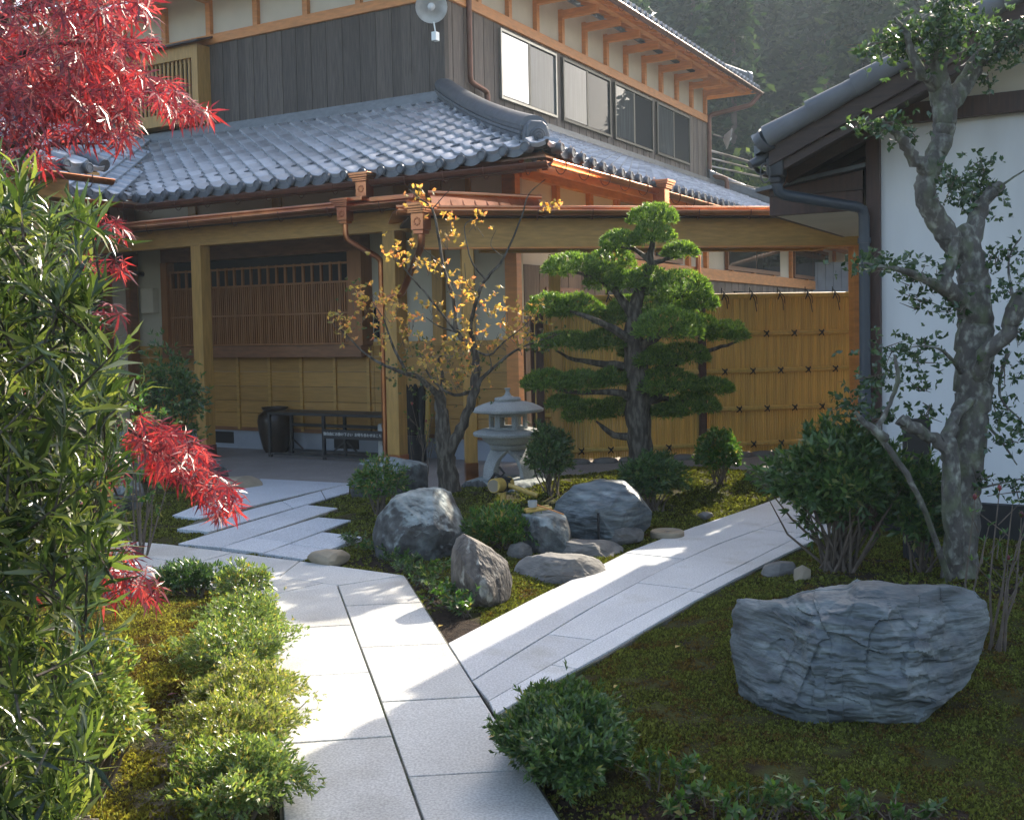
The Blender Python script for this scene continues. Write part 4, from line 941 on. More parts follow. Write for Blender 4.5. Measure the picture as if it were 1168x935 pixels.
gutter(K, K.p(-.62, KO+.08, kz(-.66)-.14), K.p(-.62, 7, kz(-.66)-.10), .055, 8, 'black', par=kura)
PK('rain_head', MB().box(K, -.575, -.45, KO+.03, KO+.15, kz(-.66)-.22, kz(-.66)-.08).box(K, -.555, -.47, KO+.04, KO+.14, kz(-.66)-.27, kz(-.66)-.22), 'black', bevel=.015)
hw = MB(); c = K.p(-.56, KO-.03, kz(-.66)-.2)
hw.tube([c+np.array([.035*math.cos(t), 0, .07*math.sin(t)]) for t in np.linspace(0, 2*math.pi, 17)], .006, 5); PK('bracket_ring', hw, 'iron', smooth=True)
zt_ = kz(-.66)
pipe([K.p(-.51, KO+.09, zt_-.26), K.p(-.51, KO+.09, zt_-.34), K.p(-.0, -.09, 2.44), K.p(-.0, -.09, .02)], .04, 'pipegrey', par=kura, collars=[K.p(-.0, -.09, z) for z in (2.2, 1.0)])
# small canopy on the side wall
PK('canopy_board', MB().slab([K.p(-.745, .02, 2.44), K.p(-.03, .02, 2.44), K.p(-.03, .02, 2.74), K.p(-.745, .02, 2.64)], DB*.035).box(K, -.745, -.715, .055, 2.6, 2.44, 2.62), 'darkpost', bevel=.003)
PK('canopy_roof', MB().slab([K.p(-.84, -.04, 2.63), K.p(-.0, -.04, 2.755), K.p(-.0, 2.7, 2.755), K.p(-.84, 2.7, 2.63)], (0, 0, .03)), 'tiledk')
PK('canopy_soffit', MB().slab([K.p(-.715, .056, 2.445), K.p(-.0, .056, 2.445), K.p(-.0, 2.6, 2.445), K.p(-.715, 2.6, 2.445)], (0, 0, .015)), 'cream')
PK('canopy_rail', MB().box(K, -.745, -.02, .0, .02, 2.59, 2.60), 'darkwood')

# ================================================================== BACKGROUND
def hillz(x, y):
    t = np.clip((y-34)/70, 0, 1); return 12*t**1.15*(.85+.15*np.sin(x*.05))
hx = np.linspace(-130, 190, 50); hy = np.linspace(30, 170, 30); HX, HY = np.meshgrid(hx, hy)
HZ = hillz(HX, HY)-.3+np.array([noise.noise(Vector((x*.06, y*.06, 1)))*2 for x, y in zip(HX.ravel(), HY.ravel())]).reshape(HX.shape)*np.clip((HY-32)/20, 0, 1)
ii = np.arange(49)[None]+np.arange(29)[:, None]*50; FH = np.stack([ii, ii+1, ii+51, ii+50], -1).reshape(-1, 4)
hm = M('hill_undergrowth', (.035, .05, .02), .95, .4, .3, col2=(.07, .07, .03), c2scale=.15)
ho = np_mesh('hill', np.stack([HX.ravel(), HY.ravel(), HZ.ravel()], 1), FH, hm, org=(0, 80, 0), smooth=True); ho['kind'] = 'structure'
def cedar_proto(seed, hgt, rad, clear, n):
    r = np.random.default_rng(seed); c = Cloud(); P = []; D = []
    nb = 90
    for k in range(nb):
        f = (k+.5)/nb; z = clear+(hgt-clear)*f; rr = rad*(1-f)**.75*r.uniform(.6, 1.15)+.2; t = r.uniform(0, 6.28); 
        m = int(n/nb); s = r.uniform(.15, 1, m)**.7
        p = np.stack([np.cos(t)*rr*s, np.sin(t)*rr*s, z-.35*rr*s+.25*rr*s*s], 1)+r.normal(size=(m, 3))*np.array([.30, .30, .34])
        P.append(p); D.append(np.tile([math.cos(t), math.sin(t), -.2], (m, 1)))
    P = np.concatenate(P); D = norm(np.concatenate(D)+.7*rnd(len(P)))
    c.add(P, D, rnd(len(P)), r.uniform(.28, .62, len(P)), proto_leaf(.24, .2, .2)); return c
def tree_proto(name, label, cat, group, cl, trunkrows, leafm, barkm):
    t = thing(name, label, cat, (0, 0, 0), group)
    tr = MB(); tr.tube([np.array(q[:3]) for q in trunkrows], [q[3] for q in trunkrows], 8)
    part('trunk', tr, mt[barkm], t, True); cl.build('crown', mt[leafm], t); return t
def dup(root, loc, rz, sc, label):
    c = root.copy(); COL.objects.link(c); c.location = loc; c.rotation_euler = (0, 0, rz); c.scale = (sc, sc, sc); c['label'] = label
    for ch in list(root.children):
        d = ch.copy(); COL.objects.link(d); d.parent = c
    return c
cp = [tree_proto('cedar_tree', 'tall cedar with a bare lower trunk on the hill behind the houses', 'cedar tree', 'cedars on the hill behind the houses', cedar_proto(s, h_, r_, cl, 7000), [(0, 0, -1, .28), (0, 0, h_*.5, .18), (.1, 0, h_*.97, .04)], 'cedar', 'cedarbark') for s, h_, r_, cl in [(1, 17, 2.2, 5.0), (2, 15, 2.6, 3.0), (3, 18, 2.0, 7)]]
bcl = Cloud(); bp, bd = shell(5200, (0, 0, 4.2), (2.9, 2.9, 3.2), .28, 3, .55, -.6); bcl.add(bp, norm(bd+.8*rnd(len(bp))), rnd(len(bp)), rng.uniform(.2, .42, len(bp)), proto_leaf(.34, .2, .1))
bp_ = tree_proto('broadleaf_tree', 'round broadleaf tree at the foot of the cedar hill', 'tree', 'broadleaf trees at the foot of the hill', bcl, [(0, 0, -1, .25), (.1, 0, 2.5, .16), (0, .1, 4.5, .06)], 'broad', 'cedarbark')
spots = []
r9 = np.random.default_rng(21)
for row, (Y, st) in enumerate([(42, .075), (52, .06), (63, .052), (76, .045)]):
    k = .13-.06*row
    k = .0+.02*row
    while k < .72:
        spots.append((k*Y+r9.uniform(-1, 1), Y+r9.uniform(-3, 3), row)); k += st*r9.uniform(.85, 1.45)
first = [True]*3
for i, (x, y, row) in enumerate(spots):
    z = float(hillz(x, y))-.4; k = int(r9.integers(0, 3)); sc = r9.uniform(.8, 1.12)*(1.0 if row == 0 else 1.22)
    lab = ['slender', 'full', 'high crowned'][k]+' dark cedar on the hillside behind the houses'
    if first[k]: cp[k].location = (x, y, z); cp[k].scale = (sc,)*3; cp[k]['label'] = lab; first[k] = False
    else: dup(cp[k], (x, y, z), r9.uniform(0, 6.28), sc, lab)
bs = [(8.5, 35, 1.0), (11.5, 33, .8), (14.5, 34, .9), (17.5, 36, 1.05), (6, 38, 1.0), (21, 37, 1.1), (26, 38, 1.1), (12.5, 38, 1.15), (18, 31, .7)]
for i, (x, y, s) in enumerate(bs):
    lab = 'rounded green broadleaf tree below the cedars on the hillside'
    if i == 0: bp_.location = (x, y, -.2); bp_['label'] = lab
    else: dup(bp_, (x, y, -.2), i*1.3, s, lab)
# cables gleaming between the houses
for i, (pa, pb) in enumerate([((808, 172), (935, 202)), ((808, 180), (940, 207)), ((812, 190), (932, 209)), ((825, 206), (905, 218)), ((808, 171), (930, 199))]):
    a = at(pa[0], pa[1], 27); b = at(pb[0], pb[1], 21); m_ = (a+b)/2-np.array([0, 0, .06]); ext = b+(b-a)*1.2
    o = part('cable', MB().tube([a, m_, b, ext], .022, 6), mt['alum'], None, True, org=a)
    tagit(o, 'pale overhead cable sagging between the house and the storehouse', 'cable', 'overhead cables between the buildings')
# far outbuilding beyond the corridor
ob = thing('outbuilding', 'grey boarded outbuilding with orange eaves seen beyond the bamboo fence', 'outbuilding', at(945, 400, 26)*np.array([1, 1, 0]))
OF = Frame(at(920, 400, 25)*np.array([1, 1, 0]), DC, DD)
def PO(n, mb, m, **k): return part(n, mb, mt[m], ob, **k)
gb_ = MB()
for i in range(16): gb_.box(OF, -.1+i*.2, -.1+i*.2+.19, 0, .12, 0, 3.0)
PO('wall', gb_, 'conc'); PO('eave', MB().slab([OF.p(-.6, -.7, 3.35), OF.p(3.2, -.7, 3.0), OF.p(3.2, .3, 3.3), OF.p(-.6, .3, 3.6)], (0, 0, .06)), 'orange')
pipe([OF.p(-.5, -.5, 3.2), OF.p(-.9, -.55, 2.75), OF.p(-.9, -.55, 0)], .06, 'copper', par=ob); pipe([OF.p(3.4, -.4, 2.75), OF.p(1.25, -.4, 2.75), OF.p(1.25, -.4, 0)], .09, 'pipegrey', par=ob)
o = PO('window', MB().box(OF, -1.0, -.2, -.05, .05, 2.4, 3.2), 'darkframe'); part('pane', MB().box(OF, -.95, -.25, -.07, -.052, 2.45, 3.15), mt['glassB'], o)

# ================================================================== AIR
hz = MB(); hz.box(WLD, -160, 220, -20, 180, -2, 62)
hm_ = bpy.data.materials.new('haze_air'); hm_.use_nodes = True; t_ = hm_.node_tree; t_.nodes.clear(); ov = t_.nodes.new('ShaderNodeOutputMaterial'); pv = t_.nodes.new('ShaderNodeVolumePrincipled')
pv.inputs['Color'].default_value = (.72, .86, 1, 1); pv.inputs['Density'].default_value = .0010; pv.inputs['Anisotropy'].default_value = .35; t_.links.new(pv.outputs[0], ov.inputs['Volume'])
o = part('haze', hz, hm_, org=(0, 80, 0)); o['kind'] = 'stuff'

# ================================================================== ROCKS
def rock(label, outline, yb, thick, m, seed, amp=.06, strata=0, res=(90, 60), cat='rock', name='rock', flat=0, xb=None, tilt=0, lift=0, pw=.5, zbase=0, facet=1.0, cuts=11):
    """outline (photo pixels) seen from the front, standing on the ground at row yb; thick = depth in metres"""
    O_ = np.array(outline, float); xc = O_[:, 0].mean() if xb is None else xb
    base = gp(xc, yb, zbase); Y0 = base[1]+thick*.5
    vdir = norm(np.array([base[0], base[1], 0])); rt = np.array([vdir[1], -vdir[0], 0]); dist = np.hypot(base[0], base[1])+thick*.4
    W = np.array([EYE+ray(x, y)*(dist/(ray(x, y)@vdir)) for x, y in outline])
    c = W.mean(0); U = (W-c)@rt; Z = (W-c)[:, 2]
    nth, nb = res; th = np.linspace(0, 2*math.pi, nth, endpoint=False); rad = np.zeros(nth); n = len(U)
    for i, t in enumerate(th):
        dx, dz = math.cos(t), math.sin(t); best = 0
        for k in range(n):
            x0, z0, x1, z1 = U[k], Z[k], U[(k+1) % n], Z[(k+1) % n]; ex, ez = x1-x0, z1-z0; den = dx*ez-dz*ex
            if abs(den) < 1e-12: continue
            s = (x0*ez-z0*ex)/den; q = (x0*dz-z0*dx)/den
            if s > 0 and -1e-6 <= q <= 1+1e-6: best = max(best, s)
        rad[i] = best
    be = np.linspace(-math.pi/2, math.pi/2, nb); V = []
    sc = max(U.max()-U.min(), Z.max()-Z.min()); off = Vector((seed*7.3, seed*3.1, seed*1.7))
    for b in be:
        cb = max(math.cos(b), 0)**pw; sb = math.copysign(abs(math.sin(b))**1.0, math.sin(b))
        for t, r in zip(th, rad): V.append((r*cb*math.cos(t), sb*thick/2*(1-.25*flat), r*cb*math.sin(t), min(1, abs(math.sin(b))*1.3)))
    V = np.array(V); edge = V[:, 3]; V = V[:, :3]; rr_ = np.random.default_rng(seed)
    for j in range(cuts):                       # knock flat faces off the front and top
        nv = norm(np.array([rr_.uniform(-1, 1), -rr_.uniform(.35, 1.), rr_.uniform(-.35, .9)]))
        h_ = V@nv; dlim = np.quantile(h_, rr_.uniform(.86, .955)); ex = np.maximum(h_-dlim, 0); V = V-nv*(ex*.86)[:, None]
    W_ = []
    for (u, y, z), eg in zip(V, edge):
            p = Vector((u, y, z)); q = p/sc*2.2+off
            vor = noise.voronoi(q*1.2)[0]; nn = noise.noise(q)*.35+facet*(vor[1]-vor[0]-.3)*.35
            nn += noise.noise(q*3.1)*.26+noise.noise(q*7)*.17+noise.noise(q*15)*.09+noise.noise(q*34)*.05
            if strata:
                hh_ = (p.z+.22*p.x*tilt)/sc+noise.noise(q*.9)*.10+noise.noise(q*2.6)*.035
                def lay(k, o):
                    w_ = hh_*k+noise.noise(Vector((hh_*k*.5, o, 3)))*.8; i_ = math.floor(w_); f_ = w_-i_
                    r0 = math.sin((i_+o)*12.9898+o)*.5; r1 = math.sin((i_+1+o)*12.9898+o)*.5; e_ = min(1, max(0, (f_-.72)/.28)); e_ = e_*e_
                    return r0+(r1-r0)*e_
                side = noise.noise(Vector((q.x*.8+9, q.y*.8, q.z*1.2)))
                nn += .75*lay(strata*.62, 1.7)*(.4+1.2*abs(side))+.40*lay(strata*1.7, 5.1)*(.3+1.6*max(0, side+.2))+.18*lay(strata*4, 8.3)
                nn += noise.noise(Vector((q.x*2.6, q.y*2.6, q.z*9)))*.28+noise.noise(Vector((q.x*6, q.y*6, q.z*26)))*.14
                cv = noise.cell(Vector((q.x*1.15+noise.noise(q*.8), q.y*1.15, hh_*4.2+q.x*.3))); nn += .26*(cv-.5)+.16*(noise.cell(Vector((q.x*2.7+noise.noise(q*1.5)*1.2, q.y*2.7, hh_*11)))-.5)
                nn += .5*(abs(noise.noise(Vector((q.x*1.9+4, q.y*1.9, q.z*1.5))))*-1.6)
            nrm = Vector((u, y*1.4, z)); nrm = nrm.normalized() if nrm.length > 1e-6 else Vector((0, 1, 0))
            k_ = amp*sc*nn*(.3+.7*eg)
            p = p+nrm*k_; W_.append(c+rt*p.x+vdir*(p.y)+np.array([0, 0, p.z]))
    V = np.array(W_); uu = (V-c)@rt; zv = V[:, 2]-c[2]      # keep the measured width and height
    su = np.where(uu > 0, U.max()/max(uu.max(), 1e-6), U.min()/min(uu.min(), -1e-6)); sz = np.where(zv > 0, Z.max()/zv.max(), Z.min()/zv.min()) if False else np.where(zv > 0, (Z.max()-c[2] if False else (W[:, 2]-c[2]).max())/zv.max(), (W[:, 2]-c[2]).min()/zv.min())
    V = V+np.outer(uu*(su-1), rt); V[:, 2] = c[2]+zv*sz
    Fq = []
    for i in range(nb-1):
        for k in range(nth): a = i*nth+k; b_ = i*nth+(k+1) % nth; Fq.append((a, b_, b_+nth, a+nth))
    org = np.array([c[0], c[1], 0.]); o = np_mesh(name, V, np.array(Fq), mt[m], None, org, True)
    try: o.data.set_sharp_from_angle(angle=R(30))
    except Exception: pass
    return tagit(o, label, cat)
rock('big blue grey layered rock lying on the shaded moss at right', [(829, 690), (833, 702), (834, 728), (838, 745), (850, 765), (856, 795), (866, 808), (900, 822), (950, 829), (1010, 828), (1046, 822), (1068, 803), (1096, 772), (1124, 728), (1134, 694), (1120, 680), (1082, 668), (1046, 666), (1022, 662), (980, 660), (966, 668), (918, 674), (900, 685), (852, 688)], 826, .62, 'rockblue', 3, .062, strata=4.5, res=(340, 240), tilt=.5, pw=.62, facet=.8, cuts=4)
rock('large dark boulder with a pale lichened top beside the zigzag paving', [(424, 612), (428, 592), (445, 572), (452, 567), (478, 559), (505, 558), (520, 562), (530, 585), (534, 610), (530, 632), (505, 645), (460, 645), (430, 638)], 640, .62, 'rockgrey', 5, .08, res=(150, 100))
rock('pointed brown boulder standing at the edge of the path fork', [(514, 655), (515, 630), (519, 616), (528, 611), (540, 617), (560, 628), (578, 642), (585, 665), (580, 682), (560, 694), (535, 688), (518, 676)], 690, .36, 'rockbrown', 8, .06, res=(130, 90))
rock('large slanting blue grey boulder behind the stone basin', [(628, 596), (635, 575), (655, 555), (685, 547), (712, 549), (728, 562), (744, 585), (742, 600), (728, 612), (700, 622), (660, 624), (632, 618)], 619, .6, 'rockblue', 12, .07, res=(150, 100))
rock('flat topped dark rock beside the porch under the bare twigs', [(399, 560), (404, 540), (410, 528), (425, 523), (450, 522), (478, 526), (488, 530), (488, 560), (470, 572), (420, 575), (402, 570)], 570, .6, 'rockgrey', 15, .06, res=(120, 80), pw=.35)
rock('long low stone slab that carries the lantern', [(524, 562), (535, 552), (552, 546), (590, 545), (630, 548), (650, 556), (650, 570), (620, 576), (560, 574), (530, 570)], 574, .9, 'rockgrey', 18, .05, res=(110, 70), pw=.3)
rock('broad flat stepping rock nearest the branching path', [(585, 648), (600, 638), (630, 633), (665, 636), (690, 643), (692, 652), (668, 660), (630, 665), (600, 660)], 661, .38, 'rockflat', 21, .035, strata=3, res=(110, 60), cat='stepping stone', pw=.3)
rock('flat grey stepping rock in front of the basin', [(612, 629), (625, 620), (650, 616), (685, 618), (712, 624), (708, 632), (680, 638), (640, 637), (618, 634)], 634, .34, 'rockflat', 24, .035, strata=3, res=(110, 60), cat='stepping stone', pw=.3)
rock('small pale lumpy stone at the foot of the slanting boulder', [(688, 612), (692, 603), (710, 600), (730, 603), (735, 609), (728, 617), (705, 621), (690, 618)], 620, .2, 'rockflat', 27, .07, res=(70, 40))
rock('small grey stone between the green shrub and the basin', [(578, 632), (582, 622), (595, 618), (606, 624), (608, 633), (595, 638), (582, 637)], 636, .2, 'rockflat', 29, .06, res=(60, 40))
rock('brown rounded stone at the right end of the fence', [(848, 545), (852, 536), (870, 531), (888, 534), (898, 545), (896, 560), (870, 565), (852, 560)], 561, .4, 'rockbrown', 31, .05, res=(70, 50))
rock('smooth tan stone between the zigzag paving and the path', [(350, 637), (356, 630), (372, 627), (390, 628), (400, 634), (398, 641), (380, 646), (360, 645)], 644, .22, 'tanstone', 33, .03, res=(60, 40), facet=.2)
rock('rounded grey rock at the foot of the left porch post', [(206, 545), (212, 528), (226, 522), (245, 525), (258, 535), (262, 546), (250, 555), (225, 558), (208, 555)], 553, .45, 'rockgrey', 36, .06, res=(80, 50))
rock('flat tan stone left of the zigzag paving', [(232, 552), (250, 545), (280, 543), (300, 547), (275, 555), (245, 560), (234, 557)], 558, .3, 'tanstone', 38, .03, res=(60, 40), facet=.2)
rock('pale angular rock under the red leaves beside the moss bed', [(118, 672), (124, 662), (142, 656), (158, 660), (168, 672), (174, 684), (160, 690), (130, 690), (118, 684)], 688, .3, 'rockflat', 41, .08, res=(80, 60))
rock('grey boulder half hidden by the narrow leaved hedge', [(125, 560), (130, 548), (148, 545), (162, 552), (166, 566), (160, 582), (135, 585), (126, 575)], 583, .35, 'rockgrey', 44, .06, res=(70, 50))
rock('small flat rock under the shrub beside the path edge', [(868, 655), (872, 645), (890, 640), (905, 642), (910, 652), (900, 658), (880, 659)], 657, .2, 'rockflat', 47, .05, res=(60, 40))
rock('upright pale stone behind the branching shrub', [(905, 668), (905, 650), (915, 645), (925, 650), (925, 668)], 668, .15, 'tanstone', 49, .03, res=(50, 30))
rock('thin pale stone lying on the moss by the upper path', [(795, 588), (802, 584), (812, 585), (814, 589), (804, 592)], 591, .12, 'rockflat', 51, .02, res=(40, 24), pw=.3)
for i in range(16):
    x, y = 648+random.uniform(-2, 40), 615+random.uniform(-3, 3); p = gp(x, y); r = random.uniform(.008, .02)
    o = part('pebble', MB().lathe(p, [(r*.6, 0), (r, r*.4), (r*.7, r*.9), (r*.1, r*1.1)], 8, sx=1.3), mt['greyst'], None, True, org=p)
    tagit(o, 'tiny white pebble at the foot of the slanting boulder', 'pebble', 'white pebbles by the basin')

# ================================================================== STONE LANTERN
YL = 10.2; px = YL/1210
lc = at(577, 548, YL); lz = lambda y: at(580, y, YL)[2]; bz = lz(549)
lan = thing('stone_lantern', 'grey granite snow viewing lantern with a wide round roof', 'stone lantern', lc)
def PL_(n, mb, **k): return part(n, mb, mt['lant'], lan, **k)
cx_, cy_ = at(580, 500, YL)[0], YL
C_ = lambda: np.array([cx_, cy_, 0.])
yaw = R(22)
def rectsec(hw, z, n=6): return [C_()+np.array([hw*math.cos(yaw+math.pi/n*(2*k+1)), hw*math.sin(yaw+math.pi/n*(2*k+1)), z]) for k in range(n)]
# four splayed legs joined under the platform
for k in range(4):
    t = yaw+math.pi/2*k+.35; d = np.array([math.cos(t), math.sin(t), 0]); s = np.array([-d[1], d[0], 0]); secs = []
    for f, (ro, w_, th_) in zip(np.linspace(0, 1, 9), [(.275, .072, .060), (.277, .072, .060), (.272, .072, .060), (.262, .074, .062), (.245, .078, .066), (.220, .078, .065), (.185, .095, .075), (.14, .11, .08), (.09, .10, .08)]):
        z = bz+(lz(508)-bz)*(f**.85 if f < 1 else 1)+(.0); secs.append([C_()+d*(ro-th_)+s*w_*.85+[0, 0, z], C_()+d*ro+s*w_+[0, 0, z], C_()+d*ro-s*w_+[0, 0, z], C_()+d*(ro-th_)-s*w_*.85+[0, 0, z]])
    PL_('leg', MB().sweep(None, secs), bevel=.006, smooth=True)
PL_('leg_crown', MB().lathe(C_()+[0, 0, lz(514)], [(.10, 0), (.17, .02), (.19, .06), (.17, .075)], 24), smooth=True)
zt = lz(507)
PL_('platform', MB().lathe(C_(), [(.15, zt), (.20, zt+.015), (.245, zt+.05), (.265, zt+.085), (.335, zt+.095), (.342, zt+.118), (.335, zt+.128), (.25, zt+.155), (.22, zt+.155)], 36, rot=yaw), smooth=True)
z0, z1 = lz(492), lz(470); bw = .19
fb = MB()
hexa = rectsec(bw, 0)
for k in range(6):
    a = hexa[k]; b = hexa[(k+1) % 6]; d = norm(b-a); nn = np.array([d[1], -d[0], 0]); nn = nn if nn@(a-C_()) > 0 else -nn; L = np.linalg.norm(b-a); fr = Frame(a-nn*.035, d, nn)
    fb.box(fr, -.0, .04, 0, .035, z0, z1).box(fr, L-.04, L, 0, .035, z0, z1).box(fr, .04, L-.04, 0, .033, z0, z0+.05).box(fr, .04, L-.04, 0, .033, z1-.035, z1)
PL_('light_box', fb, bevel=.004)
zr = lz(470)
PL_('roof', MB().lathe(C_(), [(.20, zr-.004), (.335, zr+.006), (.345, zr+.012), (.345, zr+.032), (.30, zr+.058), (.25, zr+.080), (.19, zr+.098), (.12, zr+.108), (.02, zr+.11)], 40), smooth=True)
zf = zr+.108
PL_('finial', MB().lathe(C_(), [(.10, zf-.01), (.125, zf), (.13, zf+.022), (.12, zf+.034), (.06, zf+.040), (.035, zf+.055), (.020, zf+.085), (.020, zf+.105), (.03, zf+.118), (.03, zf+.124), (.01, zf+.126)], 28), smooth=True)

# ================================================================== BAMBOO SPOUT
YS = 9.05; q = lambda x, y, dy=0: at(x, y, YS+dy)
sp = thing('bamboo_spout', 'bamboo water spout on a short post tied with black cord', 'water spout', q(574, 580)*np.array([1, 1, 0]))
def PS(n, mb, m, **k): return part(n, mb, mt[m], sp, **k)
PS('post', MB().tube([q(574, 585)*np.array([1, 1, 0]), q(574, 558)], .026, 12), 'bamboo', smooth=True)
PS('head', MB().tube([q(563, 554, -.12), q(580, 551, .10)], .060, 18), 'bamboo', smooth=True)
PS('head_face', MB().tube([q(562.8, 554.1, -.125), q(563.2, 554, -.118)], .052, 18), 'tanstone', smooth=True)
spo = MB(); a = q(578, 552.5, -.02); b = q(613, 565, -.1); d = norm(b-a); spo.tube([a, b], .021, 14, cap=False)
spo.tube([b, a], .0165, 14, cap=False); PS('spout', spo, 'bamboo', smooth=True)
cd = MB(); c = (q(563, 554, -.12)+q(580, 551, .10))/2; ax = norm(q(580, 551, .10)-q(563, 554, -.12)); s1 = norm(np.cross(ax, [0, 0, 1])); u1 = np.cross(s1, ax)
for j in range(4): cd.tube([c+ax*(.0+j*.014)+.064*(math.cos(t)*s1+math.sin(t)*u1) for t in np.linspace(0, 2*math.pi, 15)], .009, 6)
cd.tube([c+u1*.07, c+u1*.10+s1*.03, c+u1*.15-s1*.02], .010, 6); cd.tube([c+u1*.06, c+u1*.09-s1*.06, c+s1*-.12+u1*.01], .014, 6); cd.tube([c+u1*.07, c+u1*.05+s1*.10], .012, 6)
PS('cord', cd, 'cord', smooth=True)

# ================================================================== BASIN AND LADLE
rock('dark stone water basin behind the round green shrub', [(585, 620), (588, 596), (596, 587), (612, 583), (634, 584), (646, 590), (651, 605), (652, 622), (640, 632), (610, 636), (590, 632)], 632, .55, 'rockgrey', 61, .03, res=(110, 70), cat='water basin', name='stone_basin', pw=.35, facet=.5)
YB = 7.6; ql = lambda x, y, dy=0: at(x, y-6, YB+dy)
ld = thing('ladle', 'metal dipper with a wooden handle resting on bamboo over the basin', 'ladle', ql(608, 586))
part('cup', MB().lathe(ql(607.5, 584), [(.001, 0), (.030, 0), (.034, .01), (.034, .045), (.031, .045), (.030, .012), (.001, .008)], 20), mt['greyst'], ld, True)
part('handle', MB().tube([ql(611, 581), ql(643, 592.5, -.14)], .0055, 8), mt['orange'], ld, True)
o = part('bamboo_rest', MB().tube([ql(598, 587.5, .03), ql(626, 583, .10)], .012, 8).tube([ql(600, 589.5, -.02), ql(629, 585, .05)], .012, 8), mt['bamboo'], None, True, org=ql(612, 586))
tagit(o, 'pair of thin bamboo rods laid across the stone basin under the dipper', 'bamboo rest')
p = gp(761, 606, .03)
o = thing('drain_cover', 'round flat stone cover with a pale rim in the moss', 'drain cover', p)
part('rim', MB().lathe(p-np.array([0, 0, .05]), [(.10, 0), (.128, .0), (.128, .05), (.118, .058), (.105, .05)], 30), mt['tanstone'], o, True)
part('lid', MB().lathe(p-np.array([0, 0, .04]), [(.104, 0), (.104, .036), (.02, .040)], 30), mt['conc'], o, True)
o = part('small_post', MB().tube([gp(683, 620), gp(683, 620)+np.array([0, 0, .23])], .010, 8), mt['black'], None, True, org=gp(683, 620)); tagit(o, 'thin black stake standing against the slanting boulder', 'stake')

# ================================================================== PORCH FURNITURE
be = thing('bench', 'low black metal frame bench with a lettered board on its right half', 'bench', H.p(2.7, -.55, 0))
def PB_(n, mb, m, **k): return part(n, mb, mt[m], be, **k)
a0, a1 = H.inv(gp(293, 523))[0], H.inv(gp(293, 523))[0]-1.92
bb0, bb1 = -.62, -.16; ht = .58
PB_('top', MB().box(H, a1, a0, bb0, bb1, ht-.035, ht), 'black', bevel=.004)
PB_('shelf', MB().box(H, a1+.03, a0-.03, bb1-.03, bb1, .36, .40), 'black')
am = (a0+a1)/2+.05
for a in (a0-.02, am, a1+.02):
    for b in (bb0+.02, bb1-.02): PB_('leg', MB().box(H, a-.018, a+.018, b-.018, b+.018, 0, ht-.035), 'black')
PB_('lower_rail', MB().box(H, a1, a0, bb0+.005, bb0+.03, .03, .06), 'black'); PB_('lower_rail', MB().box(H, a1, a0, bb1-.03, bb1-.005, .03, .06), 'black')
for a, s in ((a0-.04, -1), (am-.02, -1), (am+.02, 1), (a1+.04, 1)):
    PB_('brace', MB().beam(H.p(a, bb1-.02, .05+.0), H.p(a+s*.0, bb1-.02, .06), .02, .02).beam(H.p(a, bb1-.015, .18), H.p(a+s*.16, bb1-.015, .06), .018, .018), 'black')
sgn = PB_('board', MB().box(H, a1+.06, am-.03, bb0-.012, bb0+.006, .27, .385), 'black')
def text(s, c, ex, up, size, m, parent, name='lettering', font=None):
    cu = bpy.data.curves.new(name, 'FONT'); cu.body = s; cu.size = size; cu.extrude = .0015; cu.align_x = 'CENTER'; cu.align_y = 'CENTER'; cu.resolution_u = 2
    o = bpy.data.objects.new(name, cu); COL.objects.link(o); 
    ex = norm(np.array(ex)); up = np.array(up, float); n = np.cross(ex, up); og = ORG[parent.name]; c = np.array(c)-og
    o.matrix_world = Matrix(((ex[0], up[0], n[0], c[0]), (ex[1], up[1], n[1], c[1]), (ex[2], up[2], n[2], c[2]), (0, 0, 0, 1)))
    bpy.context.view_layer.update(); dg = bpy.context.evaluated_depsgraph_get(); me = bpy.data.meshes.new_from_object(o.evaluated_get(dg)); me.transform(o.matrix_world)
    bpy.data.objects.remove(o); me.materials.clear(); me.materials.append(m); q = bpy.data.objects.new(name, me); COL.objects.link(q); q.parent = parent; ORG[q.name] = og; return q
text('御自由にお掛け下さい  お待ち合わせはこちら', H.p((a1+am)/2+.01, bb0-.016, .328), -DA, (0, 0, 1), .046, mt['plaster'], sgn)
pp = gp(309, 516)+DB*.1
o = thing('pot', 'large dark glazed jar standing behind the left end of the bench', 'jar', pp)
part('body', MB().lathe(pp, [(.14, 0), (.17, .05), (.215, .25), (.235, .42), (.22, .50), (.165, .545), (.15, .56), (.175, .585), (.178, .605), (.15, .6), (.13, .55)], 30), mt['glazepot'], o, True)
ma = H.onb(437, 500, -.5)[0]; pp = H.p(ma, -.45, 0)
o = thing('marker_stone', 'upright pale stone with black flower marks beside the copper downpipe', 'marker stone', pp)
part('body', MB().box(H, ma-.085, ma+.085, -.5, -.38, 0, .46), mt['greyst'], o, bevel=.015)
dots = MB()
for (da, dz) in [(0, .17), (.03, .21), (-.03, .205), (.025, .14), (-.02, .135), (.01, .245)]: dots.cyl(H.p(ma-.03+da, -.506, dz), H.p(ma-.03+da, -.499, dz), .013, 10)
part('flower_mark', dots, mt['black'], o)
